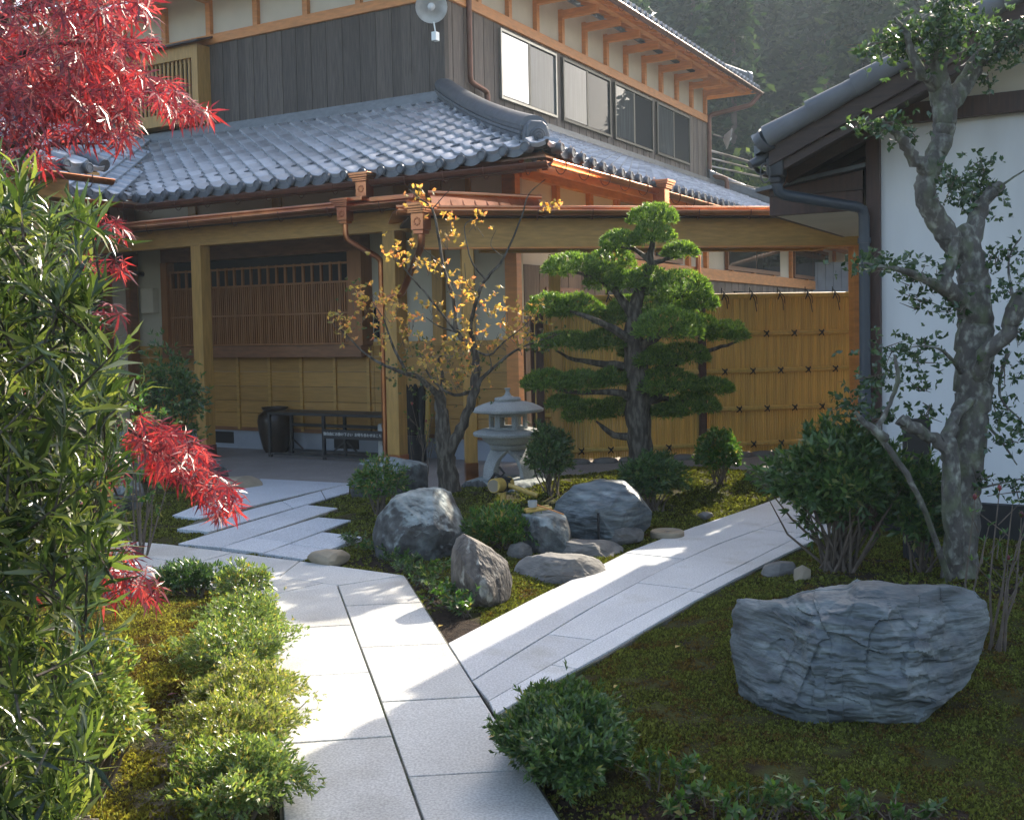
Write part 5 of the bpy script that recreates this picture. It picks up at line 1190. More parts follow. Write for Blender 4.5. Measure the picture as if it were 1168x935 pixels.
# dark coat-like bundle of umbrellas beside the post
pp = H.p(H.onb(474, 480, -.3)[0], -.3, 0)
o = thing('umbrella_stand', 'dark umbrella stand with folded black and yellow umbrellas by the corner post', 'umbrella stand', pp)
part('stand', MB().lathe(pp, [(.12, 0), (.13, .02), (.12, .30), (.125, .32), (.105, .32), (.10, .04)], 16), mt['black'], o, True)
for k, (dx, dy, mm) in enumerate([(-.05, 0, 'cord'), (.0, .05, 'dark'), (.04, -.02, 'cord'), (-.02, -.05, 'dark'), (.07, .03, 'bamboo')]):
    c = pp+np.array([dx, dy, .04]); part('folded_umbrella', MB().tube([c, c+np.array([dx*.5, 0, .15]), c+np.array([dx*.9, 0, .5]), c+np.array([dx*1.1, 0, .82]), c+np.array([dx*1.2, 0, .9])], [.01, .035, .052, .045, .012], 9, jit=.2), mt[mm], o, True)
pp = gp(545, 540)  # sandals-like small black things are left out: not legible
# ---- a low upright metal plate edging the left bed
pa, pb = gp(121, 800), gp(131, 862)
o = part('edging_plate', MB().slab([gp(118, 790), gp(131, 866), gp(131, 866)+np.array([0, 0, .30]), gp(118, 790)+np.array([0, 0, .30])], (.012, 0, 0)), mt['black'], None, org=gp(126, 830)); tagit(o, 'thin dark plate edging the bed beside the hedge', 'edging plate')
o = part('dark_post', MB().box(Frame(gp(1046, 640)*np.array([1, 1, 0]), DC, DD), -.09, .09, -.02, .02, 0, .95), mt['black'], None, org=gp(1046, 640)); tagit(o, 'flat black post standing in the shrub before the white wall', 'post')

# ================================================================== VEGETATION
lanceN = proto_leaf(.066, .25, .25, .5); lanceM = proto_leaf(.16, .25, .15); ovate = proto_leaf(.26, .25, .12, .5); palm = proto_palm()
def in_px(poly, n, r=rng):
    P = np.array(poly, float); out = np.zeros((0, 2)); lo = P.min(0); hi = P.max(0)
    while len(out) < n:
        q = r.uniform(lo, hi, (n*2, 2)); out = np.vstack([out, q[inpoly(q[:, 0], q[:, 1], poly)]])
    return out[:n]
def shrub(name, label, cx, yb, wpx, hpx, dep=.9, L=.03, n=900, m='azal', k=5, proto=lanceM, seed=1, spread=.8, lump=.16, stems=14, lo=-.35, cat='shrub', group=None, inner=.65, lift=.12, up=.1, wild=.05):
    b = gp(cx, yb); Y = b[1]; s = Y/FPX; rx = wpx*s/2; rz = hpx*s/2; ry = rx*dep; base = np.array([b[0], b[1]+ry*.8, gz(b[0], b[1]+ry*.8)])
    t = thing(name, label, cat, base, group); c = base+[0, 0, rz*(1+lift)]
    P_, D_ = shell(n, c, (rx, ry, rz), lump, seed, inner, lo); wl = rng.uniform(0, 1, len(P_)) < wild; P_[wl] = P_[wl]+(P_[wl]-c)*rng.uniform(.05, .28, (wl.sum(), 1)); cl = Cloud(); rosettes(cl, P_, D_, k, L, proto, spread, L*.8, updraft=up)
    Pi, Di = shell(n//3, c, (rx*.75, ry*.75, rz*.75), lump, seed+3, .3, -.8); rosettes(cl, Pi, Di, k, L, proto, 1.2)
    cl.build('foliage', mt[m], t)
    mb = MB()
    for i in range(stems):
        e = P_[rng.integers(0, len(P_))]; s0 = base+np.array([rng.normal()*rx*.15, rng.normal()*ry*.15, -.02]); md = (s0*.5+e*.5)+rng.normal(size=3)*rx*.08
        mb.tube([s0, md, e], [.008*(1+rx), .005*(1+rx), .0015], 5)
    part('stems', mb, mt['twig'], t, True); return t
# --- pruned pine-like tree
YP = 9.75
pine = thing('cloud_pruned_tree', 'cloud pruned evergreen with flat green pads in front of the bamboo fence', 'tree', np.array([at(733, 545, YP)[0], YP, .1]))
tb = MB()
limb(tb, [(731, 565, 0, .15), (730, 520, 0, .110), (728, 470, 0, .115), (727, 420, 0, .11), (722, 380, 0, .085), (726, 345, .0, .06), (735, 318, 0, .045), (742, 295, 0, .035), (744, 268, 0, .02)], YP, 12, 5, .09)
part('trunk', tb, mt['bark'], pine, True)
bb = MB()
for rows in [[(727, 395, 0, .05), (700, 375, -.1, .035), (672, 362, -.2, .025), (650, 355, -.2, .012)], [(724, 365, 0, .05), (700, 330, -.1, .035), (678, 318, -.15, .02), (655, 310, -.1, .01)],
             [(744, 300, 0, .03), (725, 285, 0, .018), (708, 282, 0, .01)], [(744, 300, 0, .03), (760, 296, 0, .018), (772, 292, 0, .01)], [(727, 400, 0, .05), (755, 380, -.25, .035), (770, 375, -.3, .015)],
             [(730, 380, 0, .05), (760, 345, .1, .035), (785, 335, .1, .02), (805, 330, .1, .01)], [(728, 420, 0, .05), (690, 415, .1, .035), (655, 410, .2, .02), (635, 400, .2, .01)],
             [(728, 455, 0, .05), (700, 447, -.1, .03), (665, 448, -.15, .02), (635, 445, -.2, .012)], [(728, 460, 0, .05), (755, 455, .1, .03), (790, 460, .1, .015)], [(730, 430, 0, .04), (780, 410, .3, .03), (815, 398, .3, .02), (840, 390, .3, .01)],
             [(735, 460, 0, .04), (770, 440, .1, .03), (810, 445, .1, .012)], [(729, 500, 0, .04), (700, 495, 0, .03), (680, 480, 0, .01)]]:
    limb(bb, rows, YP, 7, 4, .12)
part('limbs', bb, mt['bark'], pine, True)
PADS = [(745, 247, 32, 15, 0), (745, 268, 27, 15, -.1), (707, 275, 23, 13, 0), (776, 287, 22, 11, 0), (653, 304, 38, 15, -.15), (697, 298, 30, 18, .1), (715, 322, 25, 14, -.1), (690, 318, 26, 18, -.1), (742, 318, 24, 16, 0), (775, 328, 40, 20, -.05), (800, 345, 20, 14, -.15),
        (755, 350, 35, 15, .1), (628, 350, 32, 17, -.1), (658, 352, 32, 18, 0), (700, 362, 25, 14, .1), (762, 372, 45, 24, -.35), (828, 380, 28, 15, .15), (798, 372, 25, 14, .1), (645, 390, 40, 13, .1), (692, 390, 35, 15, .1), (715, 348, 20, 12, .15), (735, 400, 30, 12, .2), (780, 405, 32, 16, 0), (750, 410, 30, 13, -.1),
        (625, 436, 34, 15, -.15), (662, 436, 30, 15, -.1), (700, 432, 26, 13, .05), (762, 438, 40, 20, -.1), (812, 442, 26, 12, 0), (790, 462, 34, 14, -.05), (670, 470, 32, 15, .15), (700, 465, 24, 13, .2), (645, 460, 24, 10, -.1), (760, 470, 24, 10, .1)]
for i, (x, y, rx, ry, dy) in enumerate(PADS):
    c = at(x, y+ry*.45, YP+dy); s = (YP+dy)/FPX; a = rx*s; b = ry*s*1.34
    n = int(2300*a*a*1.6+130); P_, D_ = shell(n, c, (a*.92, a*.75, b), .07, i, .86, .0); D_ = norm(D_*.8+np.array([0, 0, .55])); cl = Cloud()
    rosettes(cl, P_, D_, 8, .044, proto_leaf(.10, .1, .1), .62, .015)
    P2, D2 = shell(n//3, c, (a*.85, a*.65, b*.6), .1, i+50, .4, -.15); rosettes(cl, P2, D2, 6, .05, proto_leaf(.09, .1, .1), 1.1, .02)
    cl.build('foliage_pad', mt['pine'], pine)
# --- small autumn tree
YA = 9.25
aut = thing('autumn_tree', 'slender bare branched tree with tufts of yellow and orange leaves', 'tree', np.array([at(512, 558, YA)[0], YA, .05]))
tb = MB()
limb(tb, [(514, 562, 0, .10), (510, 530, 0, .082), (505, 500, 0, .07), (504, 470, 0, .055), (500, 450, .0, .045)], YA, 12, 5, .1)
limb(tb, [(508, 525, 0, .055), (520, 500, -.03, .05), (533, 470, -.05, .042), (541, 444, -.05, .04), (543, 415, 0, .034), (541, 395, 0, .026)], YA, 10, 5, .08)
part('trunk', tb, mt['bark'], aut, True)
bb = MB(); tips = []
BR = [[(542, 401, 0, .026), (521, 379, .05, .022), (519, 349, .05, .018), (507, 310, .05, .014), (501, 275, .05, .012), (493, 239, .0, .010), (478, 226, 0, .006), (466, 216, 0, .004)],
      [(542, 397, 0, .026), (537, 368, -.05, .020), (548, 330, -.1, .016), (559, 313, -.1, .014), (575, 294, -.1, .011), (595, 247, -.05, .008), (603, 222, 0, .006), (622, 205, 0, .004)],
      [(553, 318, -.1, .010), (540, 302, -.1, .008), (534, 285, -.1, .007), (530, 258, -.1, .005), (540, 250, -.1, .003)], [(519, 377, .05, .012), (490, 340, 0, .010), (469, 316, 0, .007), (449, 292, 0, .004)],
      [(500, 452, 0, .030), (480, 432, -.1, .024), (458, 424, -.15, .018), (435, 415, -.2, .013), (414, 401, -.2, .009), (397, 384, -.2, .006), (384, 372, -.2, .003)], [(463, 424, -.15, .014), (447, 392, -.1, .010), (438, 365, -.1, .006), (425, 345, -.1, .003)],
      [(545, 440, -.05, .020), (553, 428, -.05, .016), (586, 401, -.1, .010), (617, 388, -.1, .006), (641, 380, -.1, .003)], [(541, 446, 0, .018), (518, 450, -.1, .014), (500, 440, -.1, .012), (485, 420, -.1, .008), (478, 400, -.1, .004)],
      [(521, 379, .05, .010), (500, 372, .05, .006), (486, 362, .05, .004)], [(542, 400, 0, .012), (558, 405, -.1, .010), (575, 390, -.1, .007), (600, 370, -.1, .004), (612, 352, -.1, .003)], [(500, 455, 0, .02), (505, 430, .1, .015), (500, 410, .1, .010), (512, 400, .1, .006)],
      [(493, 239, 0, .006), (505, 225, 0, .004), (516, 214, 0, .003)], [(507, 305, .05, .006), (498, 296, .05, .004), (484, 285, .05, .003), (483, 280, .05, .002)], [(548, 335, -.1, .006), (533, 325, -.1, .004), (530, 300, -.1, .003)], [(575, 294, -.1, .005), (560, 280, -.1, .003), (566, 262, -.1, .002)],
      [(541, 440, 0, .01), (560, 420, -.1, .006), (556, 400, 0, .003)]]
for rows in BR: limb(bb, rows, YA, 6, 4, .12)
part('branches', bb, mt['bark'], aut, True)
z5 = lambda x, y: (370+x/3.65, 220+y/3.65)
CL = [(290, 230, 1), (360, 270, 1), (430, 290, .7), (470, 310, .8), (530, 370, .8), (590, 400, 1), (640, 420, 1.2), (450, 480, 1), (270, 490, 1.2), (160, 480, 1), (90, 560, 1), (240, 590, 1.1), (340, 590, 1), (360, 520, .8), (620, 490, 1.2), (740, 490, 1.1), (840, 490, 1.2), (860, 530, 1), (700, 600, 1.2), (630, 590, .9),
      (760, 620, .9), (520, 660, 1.2), (480, 720, 1.2), (540, 770, 1), (620, 750, 1.2), (410, 690, .9), (940, 50, .8), (400, 20, 1.1), (530, 90, .6), (520, 180, .8), (635, 110, .6), (200, 430, 1), (130, 400, .6), (50, 510, .7), (300, 440, .8), (790, 560, 1), (560, 640, 1), (820, 600, 1)]
cl = Cloud(); tw = MB()
for x, y, s in CL:
    p = at(*z5(x, y), YA+rng.uniform(-.2, .15)); n = int(14*s); P_ = p+rng.normal(size=(n, 3))*np.array([.085, .08, .06])*s; D_ = norm(rng.normal(size=(n, 3))+[0, 0, .6]); rosettes(cl, P_, D_, 4, .044, ovate, 1.0, .01)
    for q in range(3): tw.tube([p-np.array([0, 0, .1])+rng.normal(size=3)*.03, p+rng.normal(size=3)*.04], [.003, .0015], 4)
cl.build('leaves', mt['autumn'], aut); part('twigs', tw, mt['twig'], aut, True)
cl = Cloud()
for x, y, s in [(400, 720, 1.2), (330, 770, 1), (520, 800, 1.2), (450, 780, 1.2), (600, 810, .9), (930, 560, 1), (960, 600, .9), (860, 640, .8), (130, 380, .7), (180, 560, .8), (640, 700, .9), (370, 640, 1), (300, 750, .8), (480, 640, .8), (560, 720, 1)]:
    p = at(*z5(x, y), YA+rng.uniform(-.2, .25)); n = int(18*s); P_ = p+rng.normal(size=(n, 3))*np.array([.11, .1, .07])*s; rosettes(cl, P_, norm(rng.normal(size=(n, 3))+[0, 0, .5]), 4, .034, ovate, 1.0, .01)
cl.build('lower_leaves', mt['olivel'], aut)
# --- gnarled tree before the storehouse
YR = 6.25
gn = thing('gnarled_tree', 'old gnarled tree with lichen covered trunk before the white storehouse wall', 'tree', np.array([at(1088, 670, YR)[0], YR, 0]))
tb = MB()
limb(tb, [(1092, 690, 0, 0.125), (1095, 650, 0, 0.101), (1098, 600, 0, 0.093), (1102, 540, 0, 0.093), (1108, 470, 0, 0.101), (1112, 420, 0, 0.107), (1113, 370, 0, 0.101), (1110, 320, 0, 0.090), (1102, 280, 0, 0.079), (1094, 262, 0, 0.065)], YR, 28, 7, .022)
limb(tb, [(1106, 300, 0, 0.077), (1082, 270, -.03, 0.067), (1062, 240, -.05, 0.062), (1055, 215, -.05, 0.058), (1062, 190, -.03, 0.057), (1074, 160, 0, 0.060), (1078, 130, 0, 0.067), (1073, 105, 0, 0.065), (1070, 80, 0, 0.052), (1073, 45, 0, 0.043), (1078, 10, 0, 0.034), (1080, -20, 0, 0.026)], YR, 22, 7, .03)
part('trunk', tb, mt['barkgrey'], gn, True)
bb = MB()
for rows in [[(1078, 125, 0, .06), (1098, 100, .05, .055), (1112, 75, .08, .052), (1128, 52, .1, .035), (1150, 35, .1, .02), (1168, 20, .1, .01)], [(1072, 100, 0, .045), (1052, 85, -.1, .032), (1040, 62, -.1, .026), (1034, 40, -.1, .018), (1020, 20, -.1, .008)],
             [(1060, 200, -.05, .045), (1040, 178, -.1, .036), (1027, 158, -.12, .028), (1012, 145, -.12, .015), (990, 140, -.15, .007)], [(1108, 275, 0, .06), (1118, 240, .05, .042), (1128, 222, .05, .04), (1142, 210, .05, .03)], [(1142, 212, .05, .008), (1168, 195, .05, .004), (1190, 185, 0, .003)],
             [(1098, 345, 0, .06), (1078, 325, -.15, .045), (1085, 300, -.15, .035), (1092, 270, -.15, .03)], [(1088, 335, -.1, .04), (1065, 325, -.2, .03), (1040, 312, -.25, .022), (1010, 305, -.3, .012), (985, 300, -.3, .006)],
             [(1112, 435, -.05, .055), (1125, 405, -.15, .045), (1148, 380, -.2, .045), (1160, 350, -.2, .06), (1180, 330, -.2, .05), (1220, 300, -.2, .03)], [(1090, 640, -.15, .05), (1086, 590, -.18, .055), (1085, 540, -.18, .05), (1082, 500, -.18, .045), (1090, 475, -.15, .03), (1110, 455, -.1, .02)],
             [(1085, 530, -.18, .035), (1070, 505, -.2, .034), (1045, 490, -.22, .036), (1026, 478, -.22, .036)], [(1086, 676, -.1, .022), (1072, 630, -.2, .017), (1045, 560, -.3, .016), (1020, 520, -.3, .019), (1002, 492, -.3, .016), (1015, 460, -.3, .012), (1024, 430, -.3, .014), (1020, 405, -.3, .006)],
             [(1010, 500, -.3, .03), (990, 485, -.3, .02), (975, 470, -.3, .01)], [(1100, 430, 0, .016), (1075, 400, -.2, .009), (1050, 395, -.2, .005), (1030, 398, -.2, .003)],
             [(1150, 400, 0, .012), (1140, 450, 0, .008), (1165, 480, 0, .005), (1175, 500, 0, .003)], [(1120, 480, 0, .012), (1140, 500, 0, .008), (1160, 530, 0, .004)], [(1100, 560, 0, .012), (1125, 555, 0, .007), (1168, 545, 0, .004)], [(1160, 360, -.1, .012), (1150, 300, 0, .006), (1165, 270, 0, .004)]]:
    limb(bb, rows, YR, 8, 5, .12)
part('limbs', bb, mt['barkgrey'], gn, True)
cl = Cloud(); tw = MB()
for x, y, rx, ry, n in [(1078, 22, 38, 22, 170), (1040, 50, 42, 22, 170), (1005, 55, 30, 14, 45), (985, 58, 16, 8, 14), (1098, 45, 26, 24, 90), (1140, 50, 26, 30, 120), (1125, 90, 20, 16, 25), (1160, 35, 22, 20, 35), (1010, 142, 34, 13, 60), (985, 143, 18, 8, 22), (1035, 150, 14, 12, 16), (1092, 205, 22, 20, 40), (1112, 222, 28, 26, 130), (1120, 190, 16, 12, 20),
                        (1065, 195, 16, 10, 14), (1010, 302, 48, 14, 70), (1045, 318, 34, 16, 60), (1048, 345, 22, 12, 20), (985, 298, 18, 8, 18), (1088, 355, 18, 14, 16), (1130, 300, 16, 14, 16), (1155, 290, 18, 20, 30), (1152, 330, 20, 16, 30), (1020, 400, 36, 18, 40), (1060, 392, 28, 12, 24), (1050, 415, 26, 14, 24), (1003, 430, 26, 16, 40),
                        (975, 460, 26, 20, 60), (1000, 478, 26, 16, 36), (1058, 470, 24, 12, 24), (1045, 440, 18, 12, 14), (1150, 420, 20, 26, 34), (1140, 470, 24, 24, 44), (1160, 500, 20, 24, 36), (1125, 548, 20, 14, 22), (1160, 560, 18, 14, 18), (1160, 380, 14, 16, 20)]:
    p = at(x, y, YR+rng.uniform(-.25, .15)); P_ = p+rng.normal(size=(n, 3))*np.array([rx, rx*.8, ry])*.55*YR/FPX; D_ = norm(rng.normal(size=(n, 3))+[0, 0, .5]); rosettes(cl, P_, D_, 4, .040, ovate, 1.0, .01, .3)
    for q in range(4): tw.tube([p+rng.normal(size=3)*.02, p+rng.normal(size=3)*np.array([rx, rx*.8, ry])*.6*YR/FPX], [.004, .0015], 4)
for k in range(16):
    p = np.array([2.2+rng.normal()*.75, 6.1+rng.normal()*.8, 4.15+abs(rng.normal())*.55]); n = 75; P_ = p+rng.normal(size=(n, 3))*np.array([.26, .26, .15]); rosettes(cl, P_, norm(rng.normal(size=(n, 3))+[0, 0, .5]), 4, .055, ovate, 1.0, .01, .3); tw.tube([at(1075, -20, YR), (p+at(1075, -60, YR))/2, p], [.02, .012, .004], 5)
cl.build('leaves', mt['camel'], gn); part('twigs', tw, mt['twig'], gn, True)
# --- red maple at upper left
YM = 3.9
mp_ = thing('red_maple', 'red leaved maple whose drooping sprays hang in from the left', 'maple tree', np.array([at(-60, 600, YM)[0], YM, 0]))
tb = MB(); limb(tb, [(-110, 960, .2, .07), (-80, 700, .2, .06), (-60, 450, .2, .055), (-40, 300, .2, .045), (-30, 180, .2, .035), (-10, 60, .2, .025), (30, -40, .1, .015)], YM, 10, 5, .08); part('trunk', tb, mt['bark'], mp_, True)
bb = MB()
for rows in [[(-30, 200, .1, .025), (10, 165, .1, .018), (35, 160, .05, .014), (50, 145, .05, .012), (60, 125, 0, .010), (85, 112, 0, .008), (130, 100, 0, .005), (180, 105, 0, .003), (235, 130, 0, .0015)], [(-20, 90, .1, .02), (30, 60, 0, .012), (80, 50, 0, .008), (140, 50, 0, .004), (185, 48, 0, .002)], [(-10, 20, .1, .015), (60, 0, 0, .008), (120, -5, 0, .005), (170, 10, 0, .002)],
             [(-50, 260, .1, .02), (20, 180, .1, .010), (70, 165, .1, .006), (140, 165, .1, .002)], [(-60, 480, .1, .02), (40, 460, .1, .014), (110, 475, .05, .009), (165, 500, 0, .006), (220, 540, 0, .004), (270, 585, 0, .002)], [(-60, 560, .1, .014), (40, 600, .1, .009), (120, 630, 0, .005), (175, 665, 0, .002)], [(-50, 330, .1, .014), (40, 290, .1, .009), (110, 275, 0, .004), (150, 285, 0, .002)]]:
    limb(bb, rows, YM, 6, 5, .05)
part('branches', bb, mt['bark'], mp_, True)
cl = Cloud()
def sprays(poly, n, dy=(-.35, .35), L=.082):
    n = int(n*.62)
    q = in_px(poly, n); P_ = np.array([at(x, y, YM+rng.uniform(*dy)) for x, y in q]); P_[:, 2] += .03
    ph = np.array([noise.noise(Vector((a*6, b*6, c*9))) for a, b, c in P_]); keep = ph > -.28+rng.uniform(-.15, .1, len(P_)); P_ = P_[keep]
    D_ = norm(np.array([.35, -.25, -.75])+.42*rng.normal(size=(len(P_), 3))); N_ = norm(np.array([.2, -.5, .6])+.55*rng.normal(size=(len(P_), 3)))
    cl.add(P_, D_, N_, L*rng.uniform(.7, 1.2, len(P_)), palm)
sprays([(-40, -40), (165, -40), (172, 15), (166, 35), (140, 40), (120, 55), (60, 95), (-40, 110)], 1100)
sprays([(60, 95), (120, 50), (160, 55), (182, 45), (175, 60), (135, 72), (160, 90), (195, 98), (215, 120), (245, 140), (200, 142), (170, 125), (150, 120), (155, 150), (110, 130), (-30, 130), (-30, 80), (40, 85)], 1100)
sprays([(-40, 120), (80, 125), (120, 140), (150, 160), (155, 178), (130, 170), (60, 168), (45, 195), (20, 190), (-40, 170)], 420)
sprays([(25, 180), (55, 185), (65, 198), (35, 200)], 22); sprays([(-20, 185), (8, 190), (5, 205), (-20, 205)], 14)
sprays([(88, 272), (110, 255), (128, 250), (150, 285), (148, 318), (120, 322), (95, 310)], 90, (.0, .3)); sprays([(95, 345), (140, 360), (142, 372), (100, 372)], 22, (0, .3))
sprays([(138, 484), (165, 480), (205, 500), (240, 525), (250, 550), (278, 572), (275, 588), (255, 592), (250, 600), (225, 580), (210, 560), (180, 545), (150, 520)], 380, (-.2, .2))
sprays([(105, 640), (150, 630), (165, 650), (185, 675), (175, 690), (140, 672), (110, 665)], 90, (-.2, .2)); sprays([(120, 665), (160, 675), (175, 690), (120, 690)], 30, (-.1, .1)); sprays([(60, 560), (130, 520), (140, 560), (90, 600)], 40, (.1, .3)); sprays([(0, 440), (20, 420), (30, 450)], 12); sprays([(10, 660), (40, 680), (30, 690)], 10)
cl.build('leaves', mt['maple'], mp_)
# --- narrow leaved hedge shrub, near left
hg = thing('narrow_leaved_shrub', 'tall dense shrub of long narrow glossy leaves filling the left edge', 'shrub', gp(20, 960))
HP = [(-260, 195), (0, 205), (30, 215), (62, 205), (95, 235), (118, 262), (118, 300), (132, 330), (120, 360), (122, 400), (150, 430), (150, 470), (136, 500), (138, 540), (128, 580), (140, 620), (112, 660), (105, 700), (112, 740), (100, 800), (112, 850), (104, 900), (120, 960), (-260, 1100)]
HP = [(x-10 if x > 0 else x, y) for x, y in HP]
q = in_px(HP, 1700); cl = Cloud(); st = MB(); n = len(q)
dep = 2.65+1.2*rng.uniform(0, 1, n)**1.3
P0 = np.array([at(x, y, d) for (x, y), d in zip(q, dep)]); P0 = P0[P0[:, 2] > .08]; n = len(P0)
ax = norm(np.array([.15, -.2, .85])+.6*rng.normal(size=(n, 3)))
for j in range(13):
    f = j/12; P_ = P0+ax*(f*.15-.07)
    d = norm(ax*(.55+.7*f)+rnd(n)*.7+np.array([0, 0, .15])); L = .135*(1-.4*f)*rng.uniform(.6, 1.2, n)
    cl.add(P_, d, norm(ax+.3*rnd(n)), L, lanceN)
cl.build('foliage', mt['podo'], hg)
for i in range(0, n, 2): st.tube([P0[i]-ax[i]*.12, P0[i]+ax[i]*.05], [.004, .002], 4)
for x0, y0, x1, y1, x2, y2 in [(-40, 900, 10, 760, 60, 620), (-60, 760, 60, 650, 120, 560), (20, 960, 60, 800, 70, 600), (-100, 600, 30, 480, 90, 300), (-80, 500, -20, 350, 20, 240), (50, 640, 90, 560, 105, 545)]:
    st.tube([at(x0, y0, 3.4), at(x1, y1, 3.3), at(x2, y2, 3.15)], [.016, .012, .006], 7)
part('stems', st, mt['bark'], hg, True)
shrub('low_shrub', 'bright green small leaved shrub beneath the narrow leaved hedge', 75, 935, 150, 190, .9, .03, 900, 'azall', seed=3)
shrub('vine_shrub', 'pale green broad leaved shrub showing between the hedge and the red leaves', 150, 640, 80, 200, 1, .045, 160, 'azal', 4, ovate, 5, lump=.3, stems=10, inner=.3)
# --- clipped shrubs along the path
shrub('azalea', 'clipped azalea with pale green leaves beside the slab path, nearest the fork', 268, 752, 96, 66, 1.1, .022, 1500, 'azall', seed=7, lump=.32, wild=.12)
shrub('azalea', 'low spreading azalea with pale leaves left of the slab path, second from the fork', 255, 795, 126, 72, 1.1, .022, 1900, 'azall', seed=8, lump=.34, wild=.12)
shrub('azalea', 'yellowish bronze azalea in the middle of the row left of the slab path', 266, 838, 118, 66, 1.1, .022, 1700, 'azaly', seed=9, lump=.34, wild=.14)
shrub('azalea', 'yellow green azalea next to the bare sandy soil left of the slab path', 252, 890, 132, 74, 1.1, .022, 1800, 'azaly', seed=10, lump=.34, wild=.12)
shrub('azalea', 'bright green azalea at the bottom edge of the photo left of the slab path', 258, 950, 144, 84, 1.1, .024, 2000, 'azall', seed=11, lump=.32, wild=.12)
shrub('azalea', 'dark green low azalea behind the moss bed along the left path', 212, 682, 84, 38, .6, .035, 480, 'azald', seed=13, lump=.3)
shrub('azalea', 'loose upright azalea at the corner of the left path', 272, 696, 64, 50, .8, .03, 420, 'azall', seed=15, lump=.35)
shrub('azalea', 'dense dark green azalea mound overhanging the slab path at the right', 650, 915, 152, 96, 1.6, .030, 5200, 'azald', 5, seed=17, lump=.22, lift=.0)
shrub('azalea', 'feathery light green azalea in front of the water spout', 572, 632, 100, 46, .8, .045, 700, 'azal', 5, seed=19, spread=.6)
shrub('azalea', 'small bright green azalea before the flat topped rock', 432, 592, 66, 60, .8, .04, 420, 'azal', seed=21, lump=.25)
shrub('round_shrub', 'small ball clipped shrub lit from behind near the bamboo fence', 824, 566, 54, 60, 1, .035, 750, 'azal', 5, ovate, 23, lump=.06)
shrub('shrub', 'loose green shrub between the pruned tree and the ball shrub', 748, 588, 74, 66, .8, .05, 650, 'azald', seed=25, lump=.25)
shrub('shrub', 'dark rounded shrub to the right of the stone lantern', 628, 578, 54, 78, .9, .04, 900, 'azald', seed=27, lump=.15)
shrub('shrub', 'dense dark leafy shrub with many bare stems before the gnarled tree', 975, 668, 165, 150, .8, .065, 1100, 'azald', 6, lanceM, 29, lump=.22, stems=46, lo=-.1, lift=.25)
shrub('shrub', 'low dark shrub in shade at the foot of the gnarled tree', 1060, 668, 70, 120, .8, .06, 420, 'azald', 5, lanceM, 31, lump=.25, stems=12)
shrub('shrub', 'feathery green shrub behind the left porch post', 192, 548, 90, 150, .7, .07, 420, 'azald', 5, lanceM, 33, lump=.3, stems=14, inner=.3, lo=-.1)
shrub('shrub', 'sparse light green shrub beside the grey rock at the porch', 206, 545, 50, 70, .7, .05, 110, 'azal', 4, lanceM, 35, lump=.3, stems=14, inner=.3)
# trailing ground plants in a row
def plantlet(label, x, y, h, n, L=.034, m='azal', seed=0, group=None, wd=.05):
    b = gp(x, y); b[2] = gz(b[0], b[1]); t = thing('ground_plant', label, 'plant', b, group); cl = Cloud(); mb = MB()
    for i in range(n):
        e = b+np.array([rng.normal()*wd, rng.normal()*wd, h*rng.uniform(.4, 1)]); mb.tube([b+rng.normal(size=3)*np.array([.02, .02, 0]), (b+e)/2+rng.normal(size=3)*.01, e], [.003, .0025, .0012], 4)
        for f in (.45, .7, .9, 1): rosettes(cl, np.array([b+(e-b)*f]), np.array([norm(e-b+[0, 0, .02])]), 4, L, ovate if i % 2 else lanceM, 1.0)
    cl.build('leaves', mt[m], t); part('stems', mb, mt['twig'], t, True)
GRP = 'low leafy plants in a line along the fork of the path'
for i, (x, y, h) in enumerate([(400, 618, .10), (415, 625, .10), (432, 632, .10), (448, 640, .10), (462, 648, .11), (475, 654, .11), (486, 664, .12), (498, 674, .12), (508, 684, .12), (520, 694, .13), (530, 700, .14), (440, 628, .08), (470, 640, .1), (494, 655, .1)]):
    plantlet('low trailing plant of small pointed leaves in bare soil by the path fork', x, y, h, 9, .038, 'azald' if i < 8 else 'azal', i, GRP, .06)
GR2 = 'seedling plants along the bottom of the right bed'
for i, (x, y, h) in enumerate([(700, 862, .10), (725, 880, .10), (748, 896, .13), (775, 905, .14), (795, 915, .11), (828, 930, .10), (850, 938, .10), (885, 932, .14), (905, 922, .13), (940, 940, .11), (975, 935, .11), (1010, 930, .06), (1045, 938, .09), (770, 930, .07)]):
    plantlet('small seedling with pale green leaves along the bottom of the shaded moss bed', x, y, h, 6, .034, 'azal' if i % 2 else 'azald', i, GR2, .045)
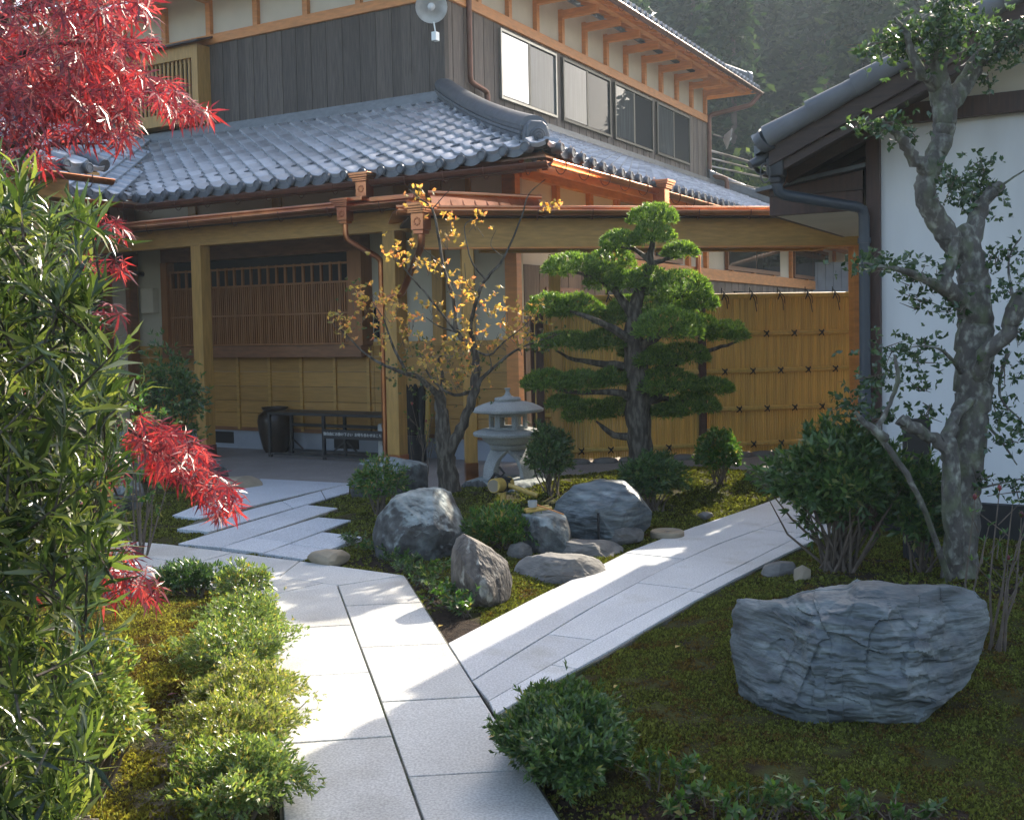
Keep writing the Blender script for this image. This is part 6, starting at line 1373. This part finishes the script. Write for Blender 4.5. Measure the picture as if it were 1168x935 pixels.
# thin bare shrubs with buds
def twigs(label, bx, by, tips, Yd=0, r=.008, bud='maple'):
    b = gp(bx, by); Y = b[1]; t = thing('bare_shrub', label, 'shrub', b); mb = MB(); cl = Cloud()
    for tx, ty, dy in tips:
        e = at(tx, ty, Y+dy); m1 = b+(e-b)*.45+np.array([rng.normal()*.03, 0, .02]); mb.tube([b+rng.normal(size=3)*np.array([.03, .03, 0]), m1, e], [r, r*.6, r*.25], 6)
        for f in (.6, .8):
            s = b+(e-b)*f; g = s+np.array([rng.normal()*.07, rng.normal()*.05, .10]); mb.tube([s, g], [r*.4, r*.2], 5); rosettes(cl, np.array([g]), np.array([[0, 0, 1.]]), 4, .035, lanceM, .9)
        rosettes(cl, np.array([e]), np.array([[0, 0, 1.]]), 5, .035, lanceM, .8)
    part('stems', mb, mt['twig'], t, True); cl.build('leaves', mt['azal'], t)
    bd = MB()
    for tx, ty, dy in tips[::2]:
        e = at(tx, ty, Y+dy); bd.lathe(e, [(.003, 0), (.011, .012), (.009, .024), (.001, .032)], 8)
    part('buds', bd, mt[bud], t, True)
twigs('thin bare shrub with red buds at the right edge beside the layered rock', 1132, 755, [(1112, 570, .1), (1128, 600, 0), (1140, 560, .1), (1155, 575, 0), (1165, 590, .1), (1175, 640, -.1), (1150, 640, .1), (1178, 560, 0)])
twigs('thin twiggy shrub with pink buds behind the flat topped rock', 482, 562, [(470, 462, 0), (478, 470, .1), (486, 482, 0), (493, 475, .1), (497, 490, 0), (466, 490, .1), (490, 505, 0)], r=.007)
# fallen leaves
for i, (x, y, m) in enumerate([(556, 842, 'autumn'), (216, 862, 'maple'), (190, 800, 'maple'), (158, 672, 'autumn'), (770, 745, 'autumn'), (700, 790, 'autumn'), (500, 716, 'autumn')]):
    b = gp(x, y); b[2] = max(gz(b[0], b[1]), -.03)+(.034 if i else .03); b[2] = .006 if i == 0 else b[2]; cl = Cloud(); cl.add(np.array([b]), np.array([[1., .3*i, .15]]), np.array([[0, 0, 1.]]), .05, ovate)
    o = cl.build('fallen_leaf', mt[m], None, org=b); tagit(o, ['curled yellow leaf lying on the slab at the path fork', 'fallen reddish leaf on the bare soil by the azaleas', 'fallen red leaf near the hedge', 'pale fallen leaf on the left moss', 'tiny fallen leaf on the upper moss of the right bed', 'tiny fallen leaf on the moss in front of the fork', 'small fallen leaf on dark soil by the fork'][i], 'fallen leaf')
